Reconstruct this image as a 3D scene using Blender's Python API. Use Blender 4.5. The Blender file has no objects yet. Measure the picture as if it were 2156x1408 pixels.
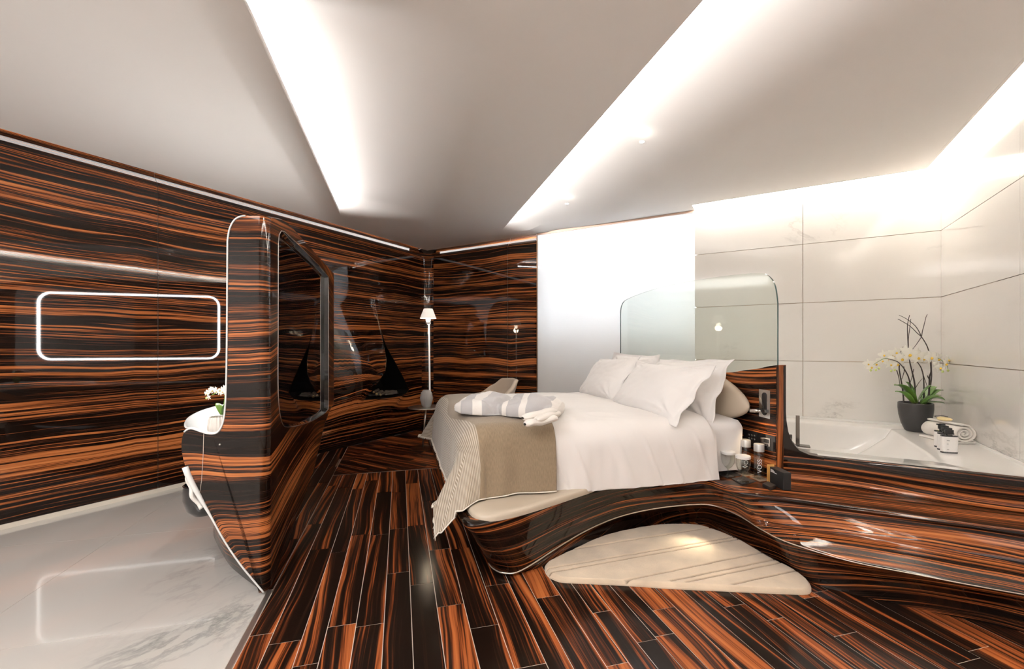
import bpy, bmesh, math, random
from mathutils import Vector, Matrix, noise as NZ
R = random.Random(7)
pi = math.pi
C = bpy.context.scene.collection
SC = bpy.context.scene

# ------------------------------------------------------------------ camera, world, light, exposure
H = 1.30                       # eye height
YAW = math.radians(30.4)       # camera looks this far left of the room's depth axis
F_PX, CX, HY = 905.0, 1078.0, 730.0
cam = bpy.data.cameras.new('camera'); cam.lens = 36 * F_PX / 2156; cam.sensor_width = 36
cam.shift_y = (HY - 704) / 2156; cam.clip_start = 0.05
camo = bpy.data.objects.new('camera', cam); C.objects.link(camo)
camo.location = (0, 0, H); camo.rotation_euler = (pi / 2, 0, YAW)
SC.camera = camo
w = bpy.data.worlds.new('world'); SC.world = w; w.use_nodes = True
w.node_tree.nodes['Background'].inputs[0].default_value = (0.88, 0.94, 1.0, 1)
w.node_tree.nodes['Background'].inputs[1].default_value = 2.5
SC.view_settings.view_transform = 'Standard'; SC.view_settings.look = 'None'
SC.view_settings.gamma = 1.0; SC.view_settings.use_curve_mapping = False
SC.view_settings.exposure = 0.76
SC.cycles.max_bounces = 9; SC.cycles.diffuse_bounces = 6; SC.cycles.glossy_bounces = 5
SC.cycles.transmission_bounces = 6; SC.cycles.transparent_max_bounces = 10
SC.cycles.sample_clamp_indirect = 6.0; SC.cycles.caustics_reflective = False; SC.cycles.caustics_refractive = False

S2 = math.sqrt(.5)
def DN(d, n, z=0.0):           # bed axes: d runs foot to head, n runs across; both 45 degrees to the room
    return Vector((S2 * (d - n), S2 * (d + n), z))
def ray(px, py):
    u = (px - CX) / F_PX; v = (HY - py) / F_PX
    c, s = math.cos(YAW), math.sin(YAW)
    return Vector((-s + c * u, c + s * u, v))
def at(px, py, z=None, X=None, Y=None, d=None, n=None, t=None):   # a measured direction met with a known plane
    r = ray(px, py)
    if z is not None: t = (z - H) / r.z
    elif X is not None: t = X / r.x
    elif Y is not None: t = Y / r.y
    elif d is not None: t = d / ((r.x + r.y) * S2)
    elif n is not None: t = n / ((r.y - r.x) * S2)
    return Vector((r.x * t, r.y * t, H + r.z * t))
XL, YB, XR, ZC = -4.68, 5.28, 1.37, 2.85    # left wall, back wall, right wall, ceiling
YF = -2.3

def area(name, loc, direction, sx, sy, power, col, along=None, spread=pi):
    l = bpy.data.lights.new(name, 'AREA'); l.shape = 'RECTANGLE'; l.size = sx; l.size_y = sy
    l.energy = power; l.color = col; l.spread = spread
    o = bpy.data.objects.new(name, l); C.objects.link(o); o.location = loc
    zc = -Vector(direction).normalized()
    xa = Vector(along).normalized() if along is not None else zc.orthogonal().normalized()
    ya = zc.cross(xa).normalized(); xa = ya.cross(zc).normalized()
    o.rotation_euler = Matrix((xa, ya, zc)).transposed().to_euler()
    return o
WARM = (1.0, .935, .86); NEUT = (1.0, .965, .935)
area('slot_light', DN(-.765, 3.75, ZC + .045), DN(1, 0, .75), 2.9, .03, 21, NEUT, along=DN(0, 1))
area('slot_light', DN(1.225, 3.0, ZC + .045), DN(1, 0, .75), 4.5, .03, 36, NEUT, along=DN(0, 1))
area('cove_light', (XR - .21, 2.2, ZC + .06), (1, 0, .1), 5.7, .03, 185, WARM, along=(0, 1, 0))
area('cove_light', (.30, YB - .30, ZC + .06), (0, 1, .1), 1.9, .03, 42, WARM, along=(1, 0, 0))
area('daylight', (-1.7, YB + .75, 2.0), (0, -1, 0), 2.2, 1.7, 2100, (.93, .965, 1.0), along=(1, 0, 0))
area('fill_light', (-1.2, -.9, ZC - .02), (0, 0, -1), 2.6, 1.6, 94, (1, .97, .95), along=(1, 0, 0))  # added soft fill overhead behind the camera, not a known fitting

area('wall_wash', (XL - .035, 1.5, ZC + .13), (-.5, 0, -1), 7.2, .03, 3, NEUT, along=(0, 1, 0))
area('wall_wash', (-3.65, YB + .035, ZC + .13), (0, .5, -1), 1.9, .03, .9, NEUT, along=(1, 0, 0))

# ------------------------------------------------------------------ materials
MATS = {}
def newmat(name):
    m = bpy.data.materials.new(name); m.use_nodes = True
    nt = m.node_tree; b = nt.nodes['Principled BSDF']
    return m, nt, b
def plain(name, col, rough=.5, metal=0, coat=0, coat_rough=.03, sheen=0, emit=None, estr=0, bump=None, trans=0, ior=1.5, var=.04, spec=.5):
    if name in MATS: return MATS[name]
    m, nt, b = newmat(name)
    b.inputs['Roughness'].default_value = rough; b.inputs['Metallic'].default_value = metal
    b.inputs['Coat Weight'].default_value = coat; b.inputs['Coat Roughness'].default_value = coat_rough
    b.inputs['Sheen Weight'].default_value = sheen; b.inputs['Transmission Weight'].default_value = trans
    b.inputs['IOR'].default_value = ior; b.inputs['Specular IOR Level'].default_value = spec
    tc = nt.nodes.new('ShaderNodeTexCoord'); nz = nt.nodes.new('ShaderNodeTexNoise')
    nz.inputs['Scale'].default_value = 6; nz.inputs['Detail'].default_value = 3
    nt.links.new(tc.outputs['Object'], nz.inputs['Vector'])
    mx = nt.nodes.new('ShaderNodeMix'); mx.data_type = 'RGBA'
    mx.inputs[6].default_value = tuple(c * (1 - var) for c in col) + (1,)
    mx.inputs[7].default_value = tuple(min(1, c * (1 + var)) for c in col) + (1,)
    nt.links.new(nz.outputs[0], mx.inputs[0]); nt.links.new(mx.outputs[2], b.inputs['Base Color'])
    if emit: b.inputs['Emission Color'].default_value = (*emit, 1); b.inputs['Emission Strength'].default_value = estr
    if bump:
        sc, st = bump
        n2 = nt.nodes.new('ShaderNodeTexNoise'); n2.inputs['Scale'].default_value = sc; n2.inputs['Detail'].default_value = 4
        nt.links.new(tc.outputs['Object'], n2.inputs['Vector'])
        bp = nt.nodes.new('ShaderNodeBump'); bp.inputs['Strength'].default_value = st; bp.inputs['Distance'].default_value = .004
        nt.links.new(n2.outputs[0], bp.inputs['Height']); nt.links.new(bp.outputs[0], b.inputs['Normal'])
    MATS[name] = m
    return m
def math_node(nt, op, a, b=None):
    n = nt.nodes.new('ShaderNodeMath'); n.operation = op
    for i, x in enumerate((a, b)):
        if x is None: continue
        if isinstance(x, (int, float)): n.inputs[i].default_value = x
        else: nt.links.new(x, n.inputs[i])
    return n.outputs[0]
def wood(name, su=1.0, sv=1.0, warp=.065, shift=0.0, orange=(.33, .098, .028), hot=(.54, .19, .058), rough=.28, spread=1.0, dark=(.007, .0035, .0022), perobj=False, coatr=.03, coatw=.62):
    if name in MATS: return MATS[name]
    m, nt, b = newmat(name)
    uv = nt.nodes.new('ShaderNodeUVMap'); sp = nt.nodes.new('ShaderNodeSeparateXYZ'); nt.links.new(uv.outputs[0], sp.inputs[0])
    U, V = sp.outputs[0], sp.outputs[1]
    def nzw(us, vs, v, det, z=0.0, rough_=.5):
        cb = nt.nodes.new('ShaderNodeCombineXYZ')
        nt.links.new(math_node(nt, 'MULTIPLY', U, us * su), cb.inputs[0]); nt.links.new(math_node(nt, 'MULTIPLY', v, vs * sv), cb.inputs[1])
        cb.inputs[2].default_value = z
        n = nt.nodes.new('ShaderNodeTexNoise'); n.inputs['Scale'].default_value = 1; n.inputs['Detail'].default_value = det
        n.inputs['Roughness'].default_value = rough_
        nt.links.new(cb.outputs[0], n.inputs['Vector']); return n.outputs[0]
    wp = math_node(nt, 'MULTIPLY', math_node(nt, 'SUBTRACT', nzw(.75, 1.3, V, 1), .5), warp * 2)
    wp2 = math_node(nt, 'MULTIPLY', math_node(nt, 'SUBTRACT', nzw(2.4, 6.0, V, 2, 7.0), .5), warp * .22)
    V2 = math_node(nt, 'ADD', math_node(nt, 'ADD', V, wp), wp2)
    a = nzw(.30, 8.0, V2, 2, 1.3); c = nzw(.50, 52.0, V2, 5, 4.1, .66); e = nzw(1.6, 230.0, V2, 2, 9.7)
    f = math_node(nt, 'ADD', math_node(nt, 'ADD', math_node(nt, 'MULTIPLY', a, .55), math_node(nt, 'MULTIPLY', c, .95)), math_node(nt, 'MULTIPLY', e, .36))
    f = math_node(nt, 'ADD', math_node(nt, 'MULTIPLY', math_node(nt, 'SUBTRACT', f, .93), spread), .5 + shift)
    if perobj:
        oi = nt.nodes.new('ShaderNodeObjectInfo'); f = math_node(nt, 'ADD', f, math_node(nt, 'MULTIPLY', math_node(nt, 'SUBTRACT', oi.outputs['Random'], .58), .08))
    cr = nt.nodes.new('ShaderNodeValToRGB'); el = cr.color_ramp.elements
    el[0].position = .44; el[0].color = (*dark, 1)
    el[1].position = .72; el[1].color = (*hot, 1)
    x = el.new(.50); x.color = (dark[0] * 2.6, dark[1] * 2.2, dark[2] * 2.0, 1)
    x = el.new(.545); x.color = (orange[0] * .28, orange[1] * .26, orange[2] * .30, 1)
    x = el.new(.60); x.color = (*orange, 1)
    nt.links.new(f, cr.inputs[0]); nt.links.new(cr.outputs[0], b.inputs['Base Color'])
    b.inputs['Roughness'].default_value = rough; b.inputs['Specular IOR Level'].default_value = .02
    b.inputs['Coat Weight'].default_value = coatw; b.inputs['Coat Roughness'].default_value = coatr; b.inputs['Coat IOR'].default_value = 1.5
    MATS[name] = m
    return m
def marble(name, col, vein, amount, scale=1.0, rough=.12, vec='Object', stretch=(1, 1, 1), coat=.6):
    if name in MATS: return MATS[name]
    m, nt, b = newmat(name)
    tc = nt.nodes.new('ShaderNodeTexCoord'); geo = nt.nodes.new('ShaderNodeNewGeometry')
    mp = nt.nodes.new('ShaderNodeMapping'); mp.inputs['Rotation'].default_value = (.5, .6, .5); mp.inputs['Scale'].default_value = stretch
    nt.links.new(geo.outputs['Position'], mp.inputs[0])
    def noise_(sc, det, dist):
        n = nt.nodes.new('ShaderNodeTexNoise'); n.inputs['Scale'].default_value = sc * scale; n.inputs['Detail'].default_value = det
        n.inputs['Distortion'].default_value = dist; n.inputs['Roughness'].default_value = .62
        nt.links.new(mp.outputs[0], n.inputs['Vector']); return n.outputs[0]
    def ridge(fac, wdt):
        a = math_node(nt, 'ABSOLUTE', math_node(nt, 'SUBTRACT', fac, .5))
        r = nt.nodes.new('ShaderNodeMapRange'); r.inputs[1].default_value = 0; r.inputs[2].default_value = wdt; r.inputs[3].default_value = 1; r.inputs[4].default_value = 0
        nt.links.new(a, r.inputs[0]); return r.outputs[0]
    mask = nt.nodes.new('ShaderNodeMapRange'); mask.inputs[1].default_value = .50; mask.inputs[2].default_value = .68
    nt.links.new(noise_(.9, 2, 0), mask.inputs[0])
    v1 = math_node(nt, 'MULTIPLY', ridge(noise_(1.4, 8, .5), .022), mask.outputs[0])
    v2 = math_node(nt, 'MULTIPLY', ridge(noise_(3.0, 7, .3), .03), math_node(nt, 'MULTIPLY', mask.outputs[0], .35))
    cl = math_node(nt, 'MULTIPLY', mask.outputs[0], .18)
    tot = math_node(nt, 'MULTIPLY', math_node(nt, 'ADD', math_node(nt, 'ADD', v1, v2), cl), amount)
    mx = nt.nodes.new('ShaderNodeMix'); mx.data_type = 'RGBA'; mx.inputs[6].default_value = (*col, 1); mx.inputs[7].default_value = (*vein, 1)
    nt.links.new(tot, mx.inputs[0]); nt.links.new(mx.outputs[2], b.inputs['Base Color'])
    b.inputs['Roughness'].default_value = rough; b.inputs['Coat Weight'].default_value = coat; b.inputs['Coat Roughness'].default_value = .04
    MATS[name] = m
    return m
def clear_glass(name, tint, ior=1.5, rough=.0):
    if name in MATS: return MATS[name]
    m = bpy.data.materials.new(name); m.use_nodes = True; nt = m.node_tree; nt.nodes.clear()
    out = nt.nodes.new('ShaderNodeOutputMaterial'); tr = nt.nodes.new('ShaderNodeBsdfTransparent'); gl = nt.nodes.new('ShaderNodeBsdfGlossy')
    lw = nt.nodes.new('ShaderNodeLayerWeight'); lw.inputs[0].default_value = .5; mx = nt.nodes.new('ShaderNodeMixShader')
    r0 = ((ior - 1) / (ior + 1)) ** 2
    fac = math_node(nt, 'ADD', math_node(nt, 'MULTIPLY', math_node(nt, 'POWER', lw.outputs['Facing'], 4.5), .85), r0)
    tr.inputs[0].default_value = (*tint, 1); gl.inputs['Roughness'].default_value = .02
    nt.links.new(fac, mx.inputs[0]); nt.links.new(tr.outputs[0], mx.inputs[1]); nt.links.new(gl.outputs[0], mx.inputs[2]); nt.links.new(mx.outputs[0], out.inputs[0])
    MATS[name] = m
    return m
def frosted():
    m = bpy.data.materials.new('frosted_glass'); m.use_nodes = True; nt = m.node_tree; nt.nodes.clear()
    out = nt.nodes.new('ShaderNodeOutputMaterial'); tl = nt.nodes.new('ShaderNodeBsdfTranslucent'); df = nt.nodes.new('ShaderNodeBsdfDiffuse')
    gl = nt.nodes.new('ShaderNodeBsdfGlossy'); gl.inputs['Roughness'].default_value = .06
    tl.inputs[0].default_value = (.93, .95, .97, 1); df.inputs[0].default_value = (.92, .92, .92, 1)
    m1 = nt.nodes.new('ShaderNodeMixShader'); m1.inputs[0].default_value = .84
    fr = nt.nodes.new('ShaderNodeFresnel'); fr.inputs[0].default_value = 1.45; m2 = nt.nodes.new('ShaderNodeMixShader')
    nt.links.new(tl.outputs[0], m1.inputs[1]); nt.links.new(df.outputs[0], m1.inputs[2])
    nt.links.new(fr.outputs[0], m2.inputs[0]); nt.links.new(m1.outputs[0], m2.inputs[1]); nt.links.new(gl.outputs[0], m2.inputs[2]); nt.links.new(m2.outputs[0], out.inputs[0])
    return m
M_WALL = wood('macassar_wall', shift=.0, coatw=.85)
M_UNIT = wood('macassar_divider', sv=1.25, shift=-.008)
M_BED = wood('macassar_bed', sv=.95, shift=.022)
M_FLOOR = wood('macassar_plank', su=.75, sv=.42, warp=.12, shift=.006, orange=(.27, .070, .020), hot=(.42, .13, .036), rough=.35, coatr=.16, coatw=.36, perobj=True)
M_MARBLE_W = marble('marble_wall', (.82, .80, .765), (.38, .36, .34), 1.0, stretch=(1.0, .45, 1.4))
M_MARBLE_F = marble('marble_floor', (.52, .495, .46), (.22, .23, .22), 1.0, scale=.9, stretch=(1.2, .55, 1.0), rough=.10)
M_CEIL = plain('ceiling_paint', (.81, .785, .765), .75, var=.01)
M_WHITE = plain('white_paint', (.80, .79, .77), .6, var=.01)
M_TUB = plain('white_acrylic', (.86, .85, .83), .12, coat=.5, var=.01)
M_CORIAN = plain('white_solid_surface', (.68, .68, .665), .22, var=.01)
M_SHEET = plain('white_cotton', (.82, .80, .79), .85, sheen=.25, bump=(260, .10), var=.015)
M_DUVET = plain('duvet_cotton', (.82, .79, .77), .85, sheen=.25, bump=(240, .10), var=.015)
M_LEATHER = plain('beige_leather', (.52, .44, .345), .38, bump=(420, .08), var=.02)
M_GROUT = plain('pale_joint', (.60, .50, .42), .4)
M_GROUTW = plain('marble_joint', (.50, .40, .30), .6)
M_BLACK = plain('matte_black', (.012, .012, .013), .45)
M_PIT = plain('soot_black', (.0035, .0033, .0032), .75, spec=.1)
M_GLOSSB = plain('gloss_black', (.010, .010, .012), .06, coat=1, coat_rough=.01)
M_CHROME = plain('polished_chrome', (.82, .82, .80), .10, metal=1)
M_STEEL = plain('brushed_steel', (.62, .60, .57), .30, metal=1)
M_MIRROR = plain('mirror_silver', (.9, .9, .9), .01, metal=1, var=0)
M_LED = plain('led_strip', (.9, .9, .9), .5, emit=(1, .98, .95), estr=32)
M_GLASS = clear_glass('clear_glass', (.95, .96, .95), 1.55)
M_SCREEN = clear_glass('screen_glass', (.93, .955, .935), 1.28)
M_GREEN = plain('glass_edge', (.03, .075, .075), .08, coat=1)

# ------------------------------------------------------------------ mesh helpers
def wloc(o):
    v = Vector((0, 0, 0))
    while o is not None: v += o.location; o = o.parent
    return v
def thing(name, label, cat, loc=(0, 0, 0), group=None):
    o = bpy.data.objects.new(name, None); C.objects.link(o); o.location = loc; o.empty_display_size = .1
    o['label'] = label; o['category'] = cat
    if group: o['group'] = group
    return o
def tag(o, label, cat, group=None):
    o['label'] = label; o['category'] = cat
    if group: o['group'] = group
    return o
def mesh(name, verts, faces, mat, parent=None, uvs=None, smooth=True, org=None, label=None, bevel=None, mats=None, midx=None, subsurf=0, sharp=None, solid=None):
    base = wloc(parent) if parent is not None else Vector((0, 0, 0))
    off = base + (Vector(org) - base if org is not None else Vector((0, 0, 0)))
    me = bpy.data.meshes.new(name)
    me.from_pydata([tuple(Vector(v) - off) for v in verts], [], faces)
    if uvs is not None:
        ul = me.uv_layers.new(name='UVMap')
        for p in me.polygons:
            for li in p.loop_indices:
                x = uvs[me.loops[li].vertex_index] if not callable(uvs) else uvs(Vector(verts[me.loops[li].vertex_index]), p.normal)
                ul.data[li].uv = x
    for m_ in (mats or [mat]): me.materials.append(m_)
    if midx:
        for p, i in zip(me.polygons, midx): p.material_index = i
    if smooth: me.polygons.foreach_set('use_smooth', [True] * len(me.polygons))
    if sharp is not None: me.set_sharp_from_angle(angle=math.radians(sharp))
    me.update()
    o = bpy.data.objects.new(name, me); C.objects.link(o); o.location = off - base
    if parent is not None: o.parent = parent
    if label: o['label'] = label
    if solid:
        s = o.modifiers.new('solid', 'SOLIDIFY'); s.thickness = solid; s.offset = -1
    if bevel:
        bv = o.modifiers.new('bevel', 'BEVEL'); bv.width = bevel; bv.segments = 3; bv.limit_method = 'ANGLE'; bv.angle_limit = .6
    if subsurf:
        sb = o.modifiers.new('sub', 'SUBSURF'); sb.levels = subsurf; sb.render_levels = subsurf
    return o
def ccw(poly):
    a = sum(poly[i][0] * poly[(i + 1) % len(poly)][1] - poly[(i + 1) % len(poly)][0] * poly[i][1] for i in range(len(poly)))
    return poly if a > 0 else poly[::-1]
def prism_vf(poly, z0, z1, f=None):           # poly of 2D points, extruded along z (or mapped through f(x, y, z))
    poly = ccw([tuple(p)[:2] for p in poly]); n = len(poly)
    f = f or (lambda x, y, z: Vector((x, y, z)))
    v = [f(x, y, z0) for x, y in poly] + [f(x, y, z1) for x, y in poly]
    fs = [list(range(n))[::-1], [i + n for i in range(n)]] + [[i, (i + 1) % n, (i + 1) % n + n, i + n] for i in range(n)]
    return v, fs
def prism(name, poly, z0, z1, mat, parent=None, f=None, **k):
    v, fs = prism_vf(poly, z0, z1, f); k.setdefault('smooth', False)
    return mesh(name, v, fs, mat, parent, **k)
def box(name, c, size, mat, parent=None, ax=None, **k):
    hx, hy, hz = (s / 2 for s in size); c = Vector(c)
    ax = ax or (Vector((1, 0, 0)), Vector((0, 1, 0)), Vector((0, 0, 1)))
    return prism(name, [(-hx, -hy), (hx, -hy), (hx, hy), (-hx, hy)], -hz, hz, mat, parent, f=lambda x, y, z: c + ax[0] * x + ax[1] * y + ax[2] * z, **k)
AXB = (DN(1, 0), DN(0, 1), Vector((0, 0, 1)))
def grid(name, fn, nu, nv, mat, parent=None, closeu=False, closev=False, uv=None, flip=False, **k):
    vs = []; uvs = []
    for j in range(nv + (0 if closev else 1)):
        for i in range(nu + (0 if closeu else 1)):
            a, b = i / nu, j / nv
            vs.append(fn(a, b)); uvs.append(uv(a, b) if uv else (a, b))
    W = nu if closeu else nu + 1; Hh = nv if closev else nv + 1; fs = []
    for j in range(nv):
        for i in range(nu):
            q = [j * W + i, j * W + (i + 1) % W, ((j + 1) % Hh) * W + (i + 1) % W, ((j + 1) % Hh) * W + i]
            fs.append(q[::-1] if flip else q)
    return mesh(name, vs, fs, mat, parent, uvs=uvs, **k)
def lathe(name, c, prof, mat, parent=None, seg=32, **k):
    c = Vector(c); vs = []; fs = []; n = len(prof)
    for i in range(seg):
        a = 2 * pi * i / seg
        for r, z in prof: vs.append(c + Vector((r * math.cos(a), r * math.sin(a), z)))
    for i in range(seg):
        for j in range(n - 1):
            fs.append([i * n + j, ((i + 1) % seg) * n + j, ((i + 1) % seg) * n + j + 1, i * n + j + 1])
    k.setdefault('sharp', 40)
    return mesh(name, vs, fs, mat, parent, **k)
def catmull(pts, n, closed=False):
    P = [Vector(p) for p in pts]; out = []; L = len(P); segs = L if closed else L - 1
    for s in range(segs):
        g = lambda i: P[i % L] if closed else P[max(0, min(L - 1, i))]
        p0, p1, p2, p3 = g(s - 1), g(s), g(s + 1), g(s + 2)
        for i in range(n):
            t = i / n
            out.append(.5 * ((2 * p1) + (p2 - p0) * t + (2 * p0 - 5 * p1 + 4 * p2 - p3) * t * t + (3 * p1 - p0 - 3 * p2 + p3) * t ** 3))
    if not closed: out.append(P[-1].copy())
    return out
def tube_vf(pts, rad, seg=8, base=0, cap=True, closed=False):
    vs = []; fs = []; n = len(pts); up = Vector((0, 0, 1)); prev = None
    for i, p in enumerate(pts):
        if closed: d_ = pts[(i + 1) % n] - pts[i - 1]
        else: d_ = pts[min(n - 1, i + 1)] - pts[max(0, i - 1)]
        d_.normalize()
        a = prev if prev is not None else (up if abs(d_.z) < .9 else Vector((1, 0, 0)))
        s = d_.cross(a)
        if s.length < 1e-5: s = d_.orthogonal()
        s.normalize(); b = s.cross(d_).normalized(); prev = b
        r = rad(i / max(1, n - 1)) if callable(rad) else rad
        for k in range(seg):
            t = 2 * pi * k / seg; vs.append(p + s * math.cos(t) * r + b * math.sin(t) * r)
    m = n if closed else n - 1
    for i in range(m):
        for k in range(seg):
            fs.append([base + i * seg + k, base + i * seg + (k + 1) % seg, base + ((i + 1) % n) * seg + (k + 1) % seg, base + ((i + 1) % n) * seg + k])
    if cap and not closed:
        fs.append([base + k for k in range(seg)][::-1]); fs.append([base + (n - 1) * seg + k for k in range(seg)])
    return vs, fs
def tube(name, pts, rad, mat, parent=None, seg=8, closed=False, **k):
    vs, fs = tube_vf([Vector(p) for p in pts], rad, seg, closed=closed)
    return mesh(name, vs, fs, mat, parent, **k)
def clip(poly, a, b, c):                      # keep a*x + b*y <= c
    out = []
    for i in range(len(poly)):
        p, q = poly[i], poly[(i + 1) % len(poly)]
        dp, dq = a * p[0] + b * p[1] - c, a * q[0] + b * q[1] - c
        if dp <= 0: out.append(p)
        if dp * dq < 0:
            t = dp / (dp - dq); out.append((p[0] + (q[0] - p[0]) * t, p[1] + (q[1] - p[1]) * t))
    return out
def parea(poly): return abs(sum(poly[i][0] * poly[(i + 1) % len(poly)][1] - poly[(i + 1) % len(poly)][0] * poly[i][1] for i in range(len(poly)))) / 2
def raypoly(c, th, poly):                     # farthest hit of a ray with a closed polygon
    dx, dy = math.cos(th), math.sin(th); best = None
    for i in range(len(poly)):
        x1, y1 = poly[i][0] - c[0], poly[i][1] - c[1]; x2, y2 = poly[(i + 1) % len(poly)][0] - c[0], poly[(i + 1) % len(poly)][1] - c[1]
        ex, ey = x2 - x1, y2 - y1; den = dx * ey - dy * ex
        if abs(den) < 1e-12: continue
        t = (x1 * ey - y1 * ex) / den; s = (x1 * dy - y1 * dx) / den
        if t > 0 and -1e-9 <= s <= 1 + 1e-9 and (best is None or t > best): best = t
    return (c[0] + dx * best, c[1] + dy * best)
def interp(tab, x):
    if x <= tab[0][0]: return tab[0][1]
    for (a, va), (b, vb) in zip(tab, tab[1:]):
        if x <= b:
            t = (x - a) / (b - a); t = t * t * (3 - 2 * t) * .5 + t * .5
            return va + (vb - va) * t
    return tab[-1][1]
def sm(a, b, x):
    t = max(0, min(1, (x - a) / (b - a))); return t * t * (3 - 2 * t)
def struct(o):
    o['kind'] = 'structure'; return o

# ------------------------------------------------------------------ floor
floor = struct(prism('floor', [(XL - .1, YF), (XR + .1, YF), (XR + .1, YB + .1), (XL - .1, YB + .1)], -.12, -.0014, M_GROUT))
def piece(name, poly, zt, mat, parent, uvf, th=.012):
    if len(poly) < 3 or parea(poly) < .0015: return None
    return prism(name, poly, zt - th, zt, mat, parent, uvs=lambda p, nn: uvf(p), org=(sum(p[0] for p in poly) / len(poly), sum(p[1] for p in poly) / len(poly), 0))
def room_clip(poly, e=.0):
    for a, b, c in ((-1, 0, -(XL + e)), (1, 0, XR - e), (0, 1, YB - e), (0, -1, -YF)): poly = clip(poly, a, b, c) if poly else poly
    return poly
def lay(axis, cross, rows, lo, hi, keep, g=.0017):
    """planks along 'axis' over the cross range 'rows', cut by keep(poly)"""
    c = rows[0]; k = 0
    while c < rows[1]:
        wd = R.choice((.098, .134, .098, .126)); a = lo - R.uniform(0, .9)
        while a < hi:
            ln = R.choice((.62, .8, 1.0, 1.25, .9))
            q = [(a + g, c + g), (a + ln - g, c + g), (a + ln - g, c + wd - g), (a + g, c + wd - g)]
            poly = [tuple((axis * s + cross * r).xy) for s, r in q]
            poly = keep(poly)
            ou, ov = R.uniform(0, 60), R.uniform(0, 60)
            if poly: piece('plank', poly, PLANK_Z + R.uniform(-.0004, .0004), M_FLOOR, floor, lambda p: (p.dot(axis) + ou, p.dot(cross) + ov))
            a += ln
        c += wd; k += 1
DV, NV = DN(1, 0), DN(0, 1)
NE = 4.66
PLANK_Z = 0
BEDHOLE = lambda d, n: (.95 < d and 2.75 < n)
def keep_main(p):
    p = clip(p, -NV.x, -NV.y, -.15)
    if p: p = clip(p, NV.x, NV.y, NE)
    if p: p = clip(p, -DV.x, -DV.y, .655)
    p = room_clip(p, .0) if p else p
    if p and all(BEDHOLE(Vector((*q, 0)).dot(DV), Vector((*q, 0)).dot(NV)) for q in p): return None
    if p and all(q[1] > 3.6 and q[0] > -.1 for q in p): return None
    return p
lay(NV, DV, (-.655, 4.0), .15, NE, keep_main)
XV, YV = Vector((1, 0, 0)), Vector((0, 1, 0))
def keep_l(p):
    p = clip(p, -NV.x, -NV.y, -(NE + .012))
    if p: p = clip(p, DV.x, DV.y, .42)
    if p: p = clip(p, -DV.x, -DV.y, .655)
    return room_clip(p) if p else p
def keep_r(p):
    p = clip(p, -NV.x, -NV.y, -(NE + .012))
    if p: p = clip(p, -DV.x, -DV.y, -.423)
    return room_clip(p) if p else p
lay(XV, YV, (2.7, YB), XL, -2.5, keep_l)
lay(YV, XV, (XL, -1.6), 3.0, YB, keep_r)
def keep_u(p):
    p = clip(p, NV.x, NV.y, 6.6)
    if p: p = clip(p, DV.x, DV.y, -.655)
    if p:
        a, b = DN(-.68, 2.56), DN(-1.30, 3.60); e_ = b - a; nn_ = Vector((-e_.y, e_.x)); 
        if nn_.dot((DN(-.6, 3.2) - a).xy) < 0: nn_ = -nn_
        p = clip(p, -nn_.x, -nn_.y, -nn_.dot(a.xy))
    return room_clip([tuple(q) for q in p]) if p else p
PLANK_Z = .0016
lay(NV, DV, (-2.6, -.655), 2.4, 6.6, keep_u)
PLANK_Z = 0
# marble tiles left of the metal threshold
for i in range(-1, 5):
    for j in range(-2, 6):
        d0, n0 = -.685 - 1.2 * (i + 1), 2.34 + 1.2 * (j - 1) - 0.0
        q = [(d0 + .0012, n0 + .0012), (d0 + 1.2 - .0012, n0 + .0012), (d0 + 1.2 - .0012, n0 + 1.2 - .0012), (d0 + .0012, n0 + 1.2 - .0012)]
        p = clip(clip([tuple(DN(a, b).xy) for a, b in q], DV.x, DV.y, -.685) or [], 0, -1, -YF)
        if p: p = room_clip(p)
        if p: piece('marble_tile', p, 0.0, M_MARBLE_F, floor, lambda v: (v.x, v.y))
for lo_, hi_ in ((-1.5, 2.55), (5.0, 5.32)):
    st = room_clip([tuple(DN(a, b).xy) for a, b in ((-.682, lo_), (-.658, lo_), (-.658, hi_), (-.682, hi_))])
    prism('threshold_strip', st, -.01, .0035, M_STEEL, floor)
st = room_clip([tuple(DN(a, b).xy) for a, b in ((-.655, NE + .002), (4, NE + .002), (4, NE + .010), (-.655, NE + .010))])
prism('threshold_strip', st, -.01, .001, M_STEEL, floor)

# ------------------------------------------------------------------ walls
TOPZ = 3.2
wall_left = struct(prism('wall_left', [(XL - .5, YF), (XL - .42, YF), (XL - .42, YB + .5), (XL - .5, YB + .5)], -.1, TOPZ, M_WHITE))
wall_back = struct(mesh('wall_back', *prism_vf([(XL - .4, YB + .18), (-2.72, YB + .18), (-2.72, YB + .26), (XL - .4, YB + .26)], -.1, TOPZ), M_WHITE, smooth=False))
wall_right = struct(prism('wall_right', [(XR + .014, YF), (XR + .1, YF), (XR + .1, YB + .3), (XR + .014, YB + .3)], -.1, TOPZ, M_GROUTW))
wall_front = struct(prism('wall_front', [(XL - .5, YF - .1), (XR + .1, YF - .1), (XR + .1, YF), (XL - .5, YF)], -.1, TOPZ, M_WHITE))
def mirror_u(x, per=.78):
    t = (x / per) % 2.0; return per * (t if t < 1 else 2 - t)
def flare(z): return -.075 * sm(ZC - .13, ZC + .01, z) ** 1.0
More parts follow.
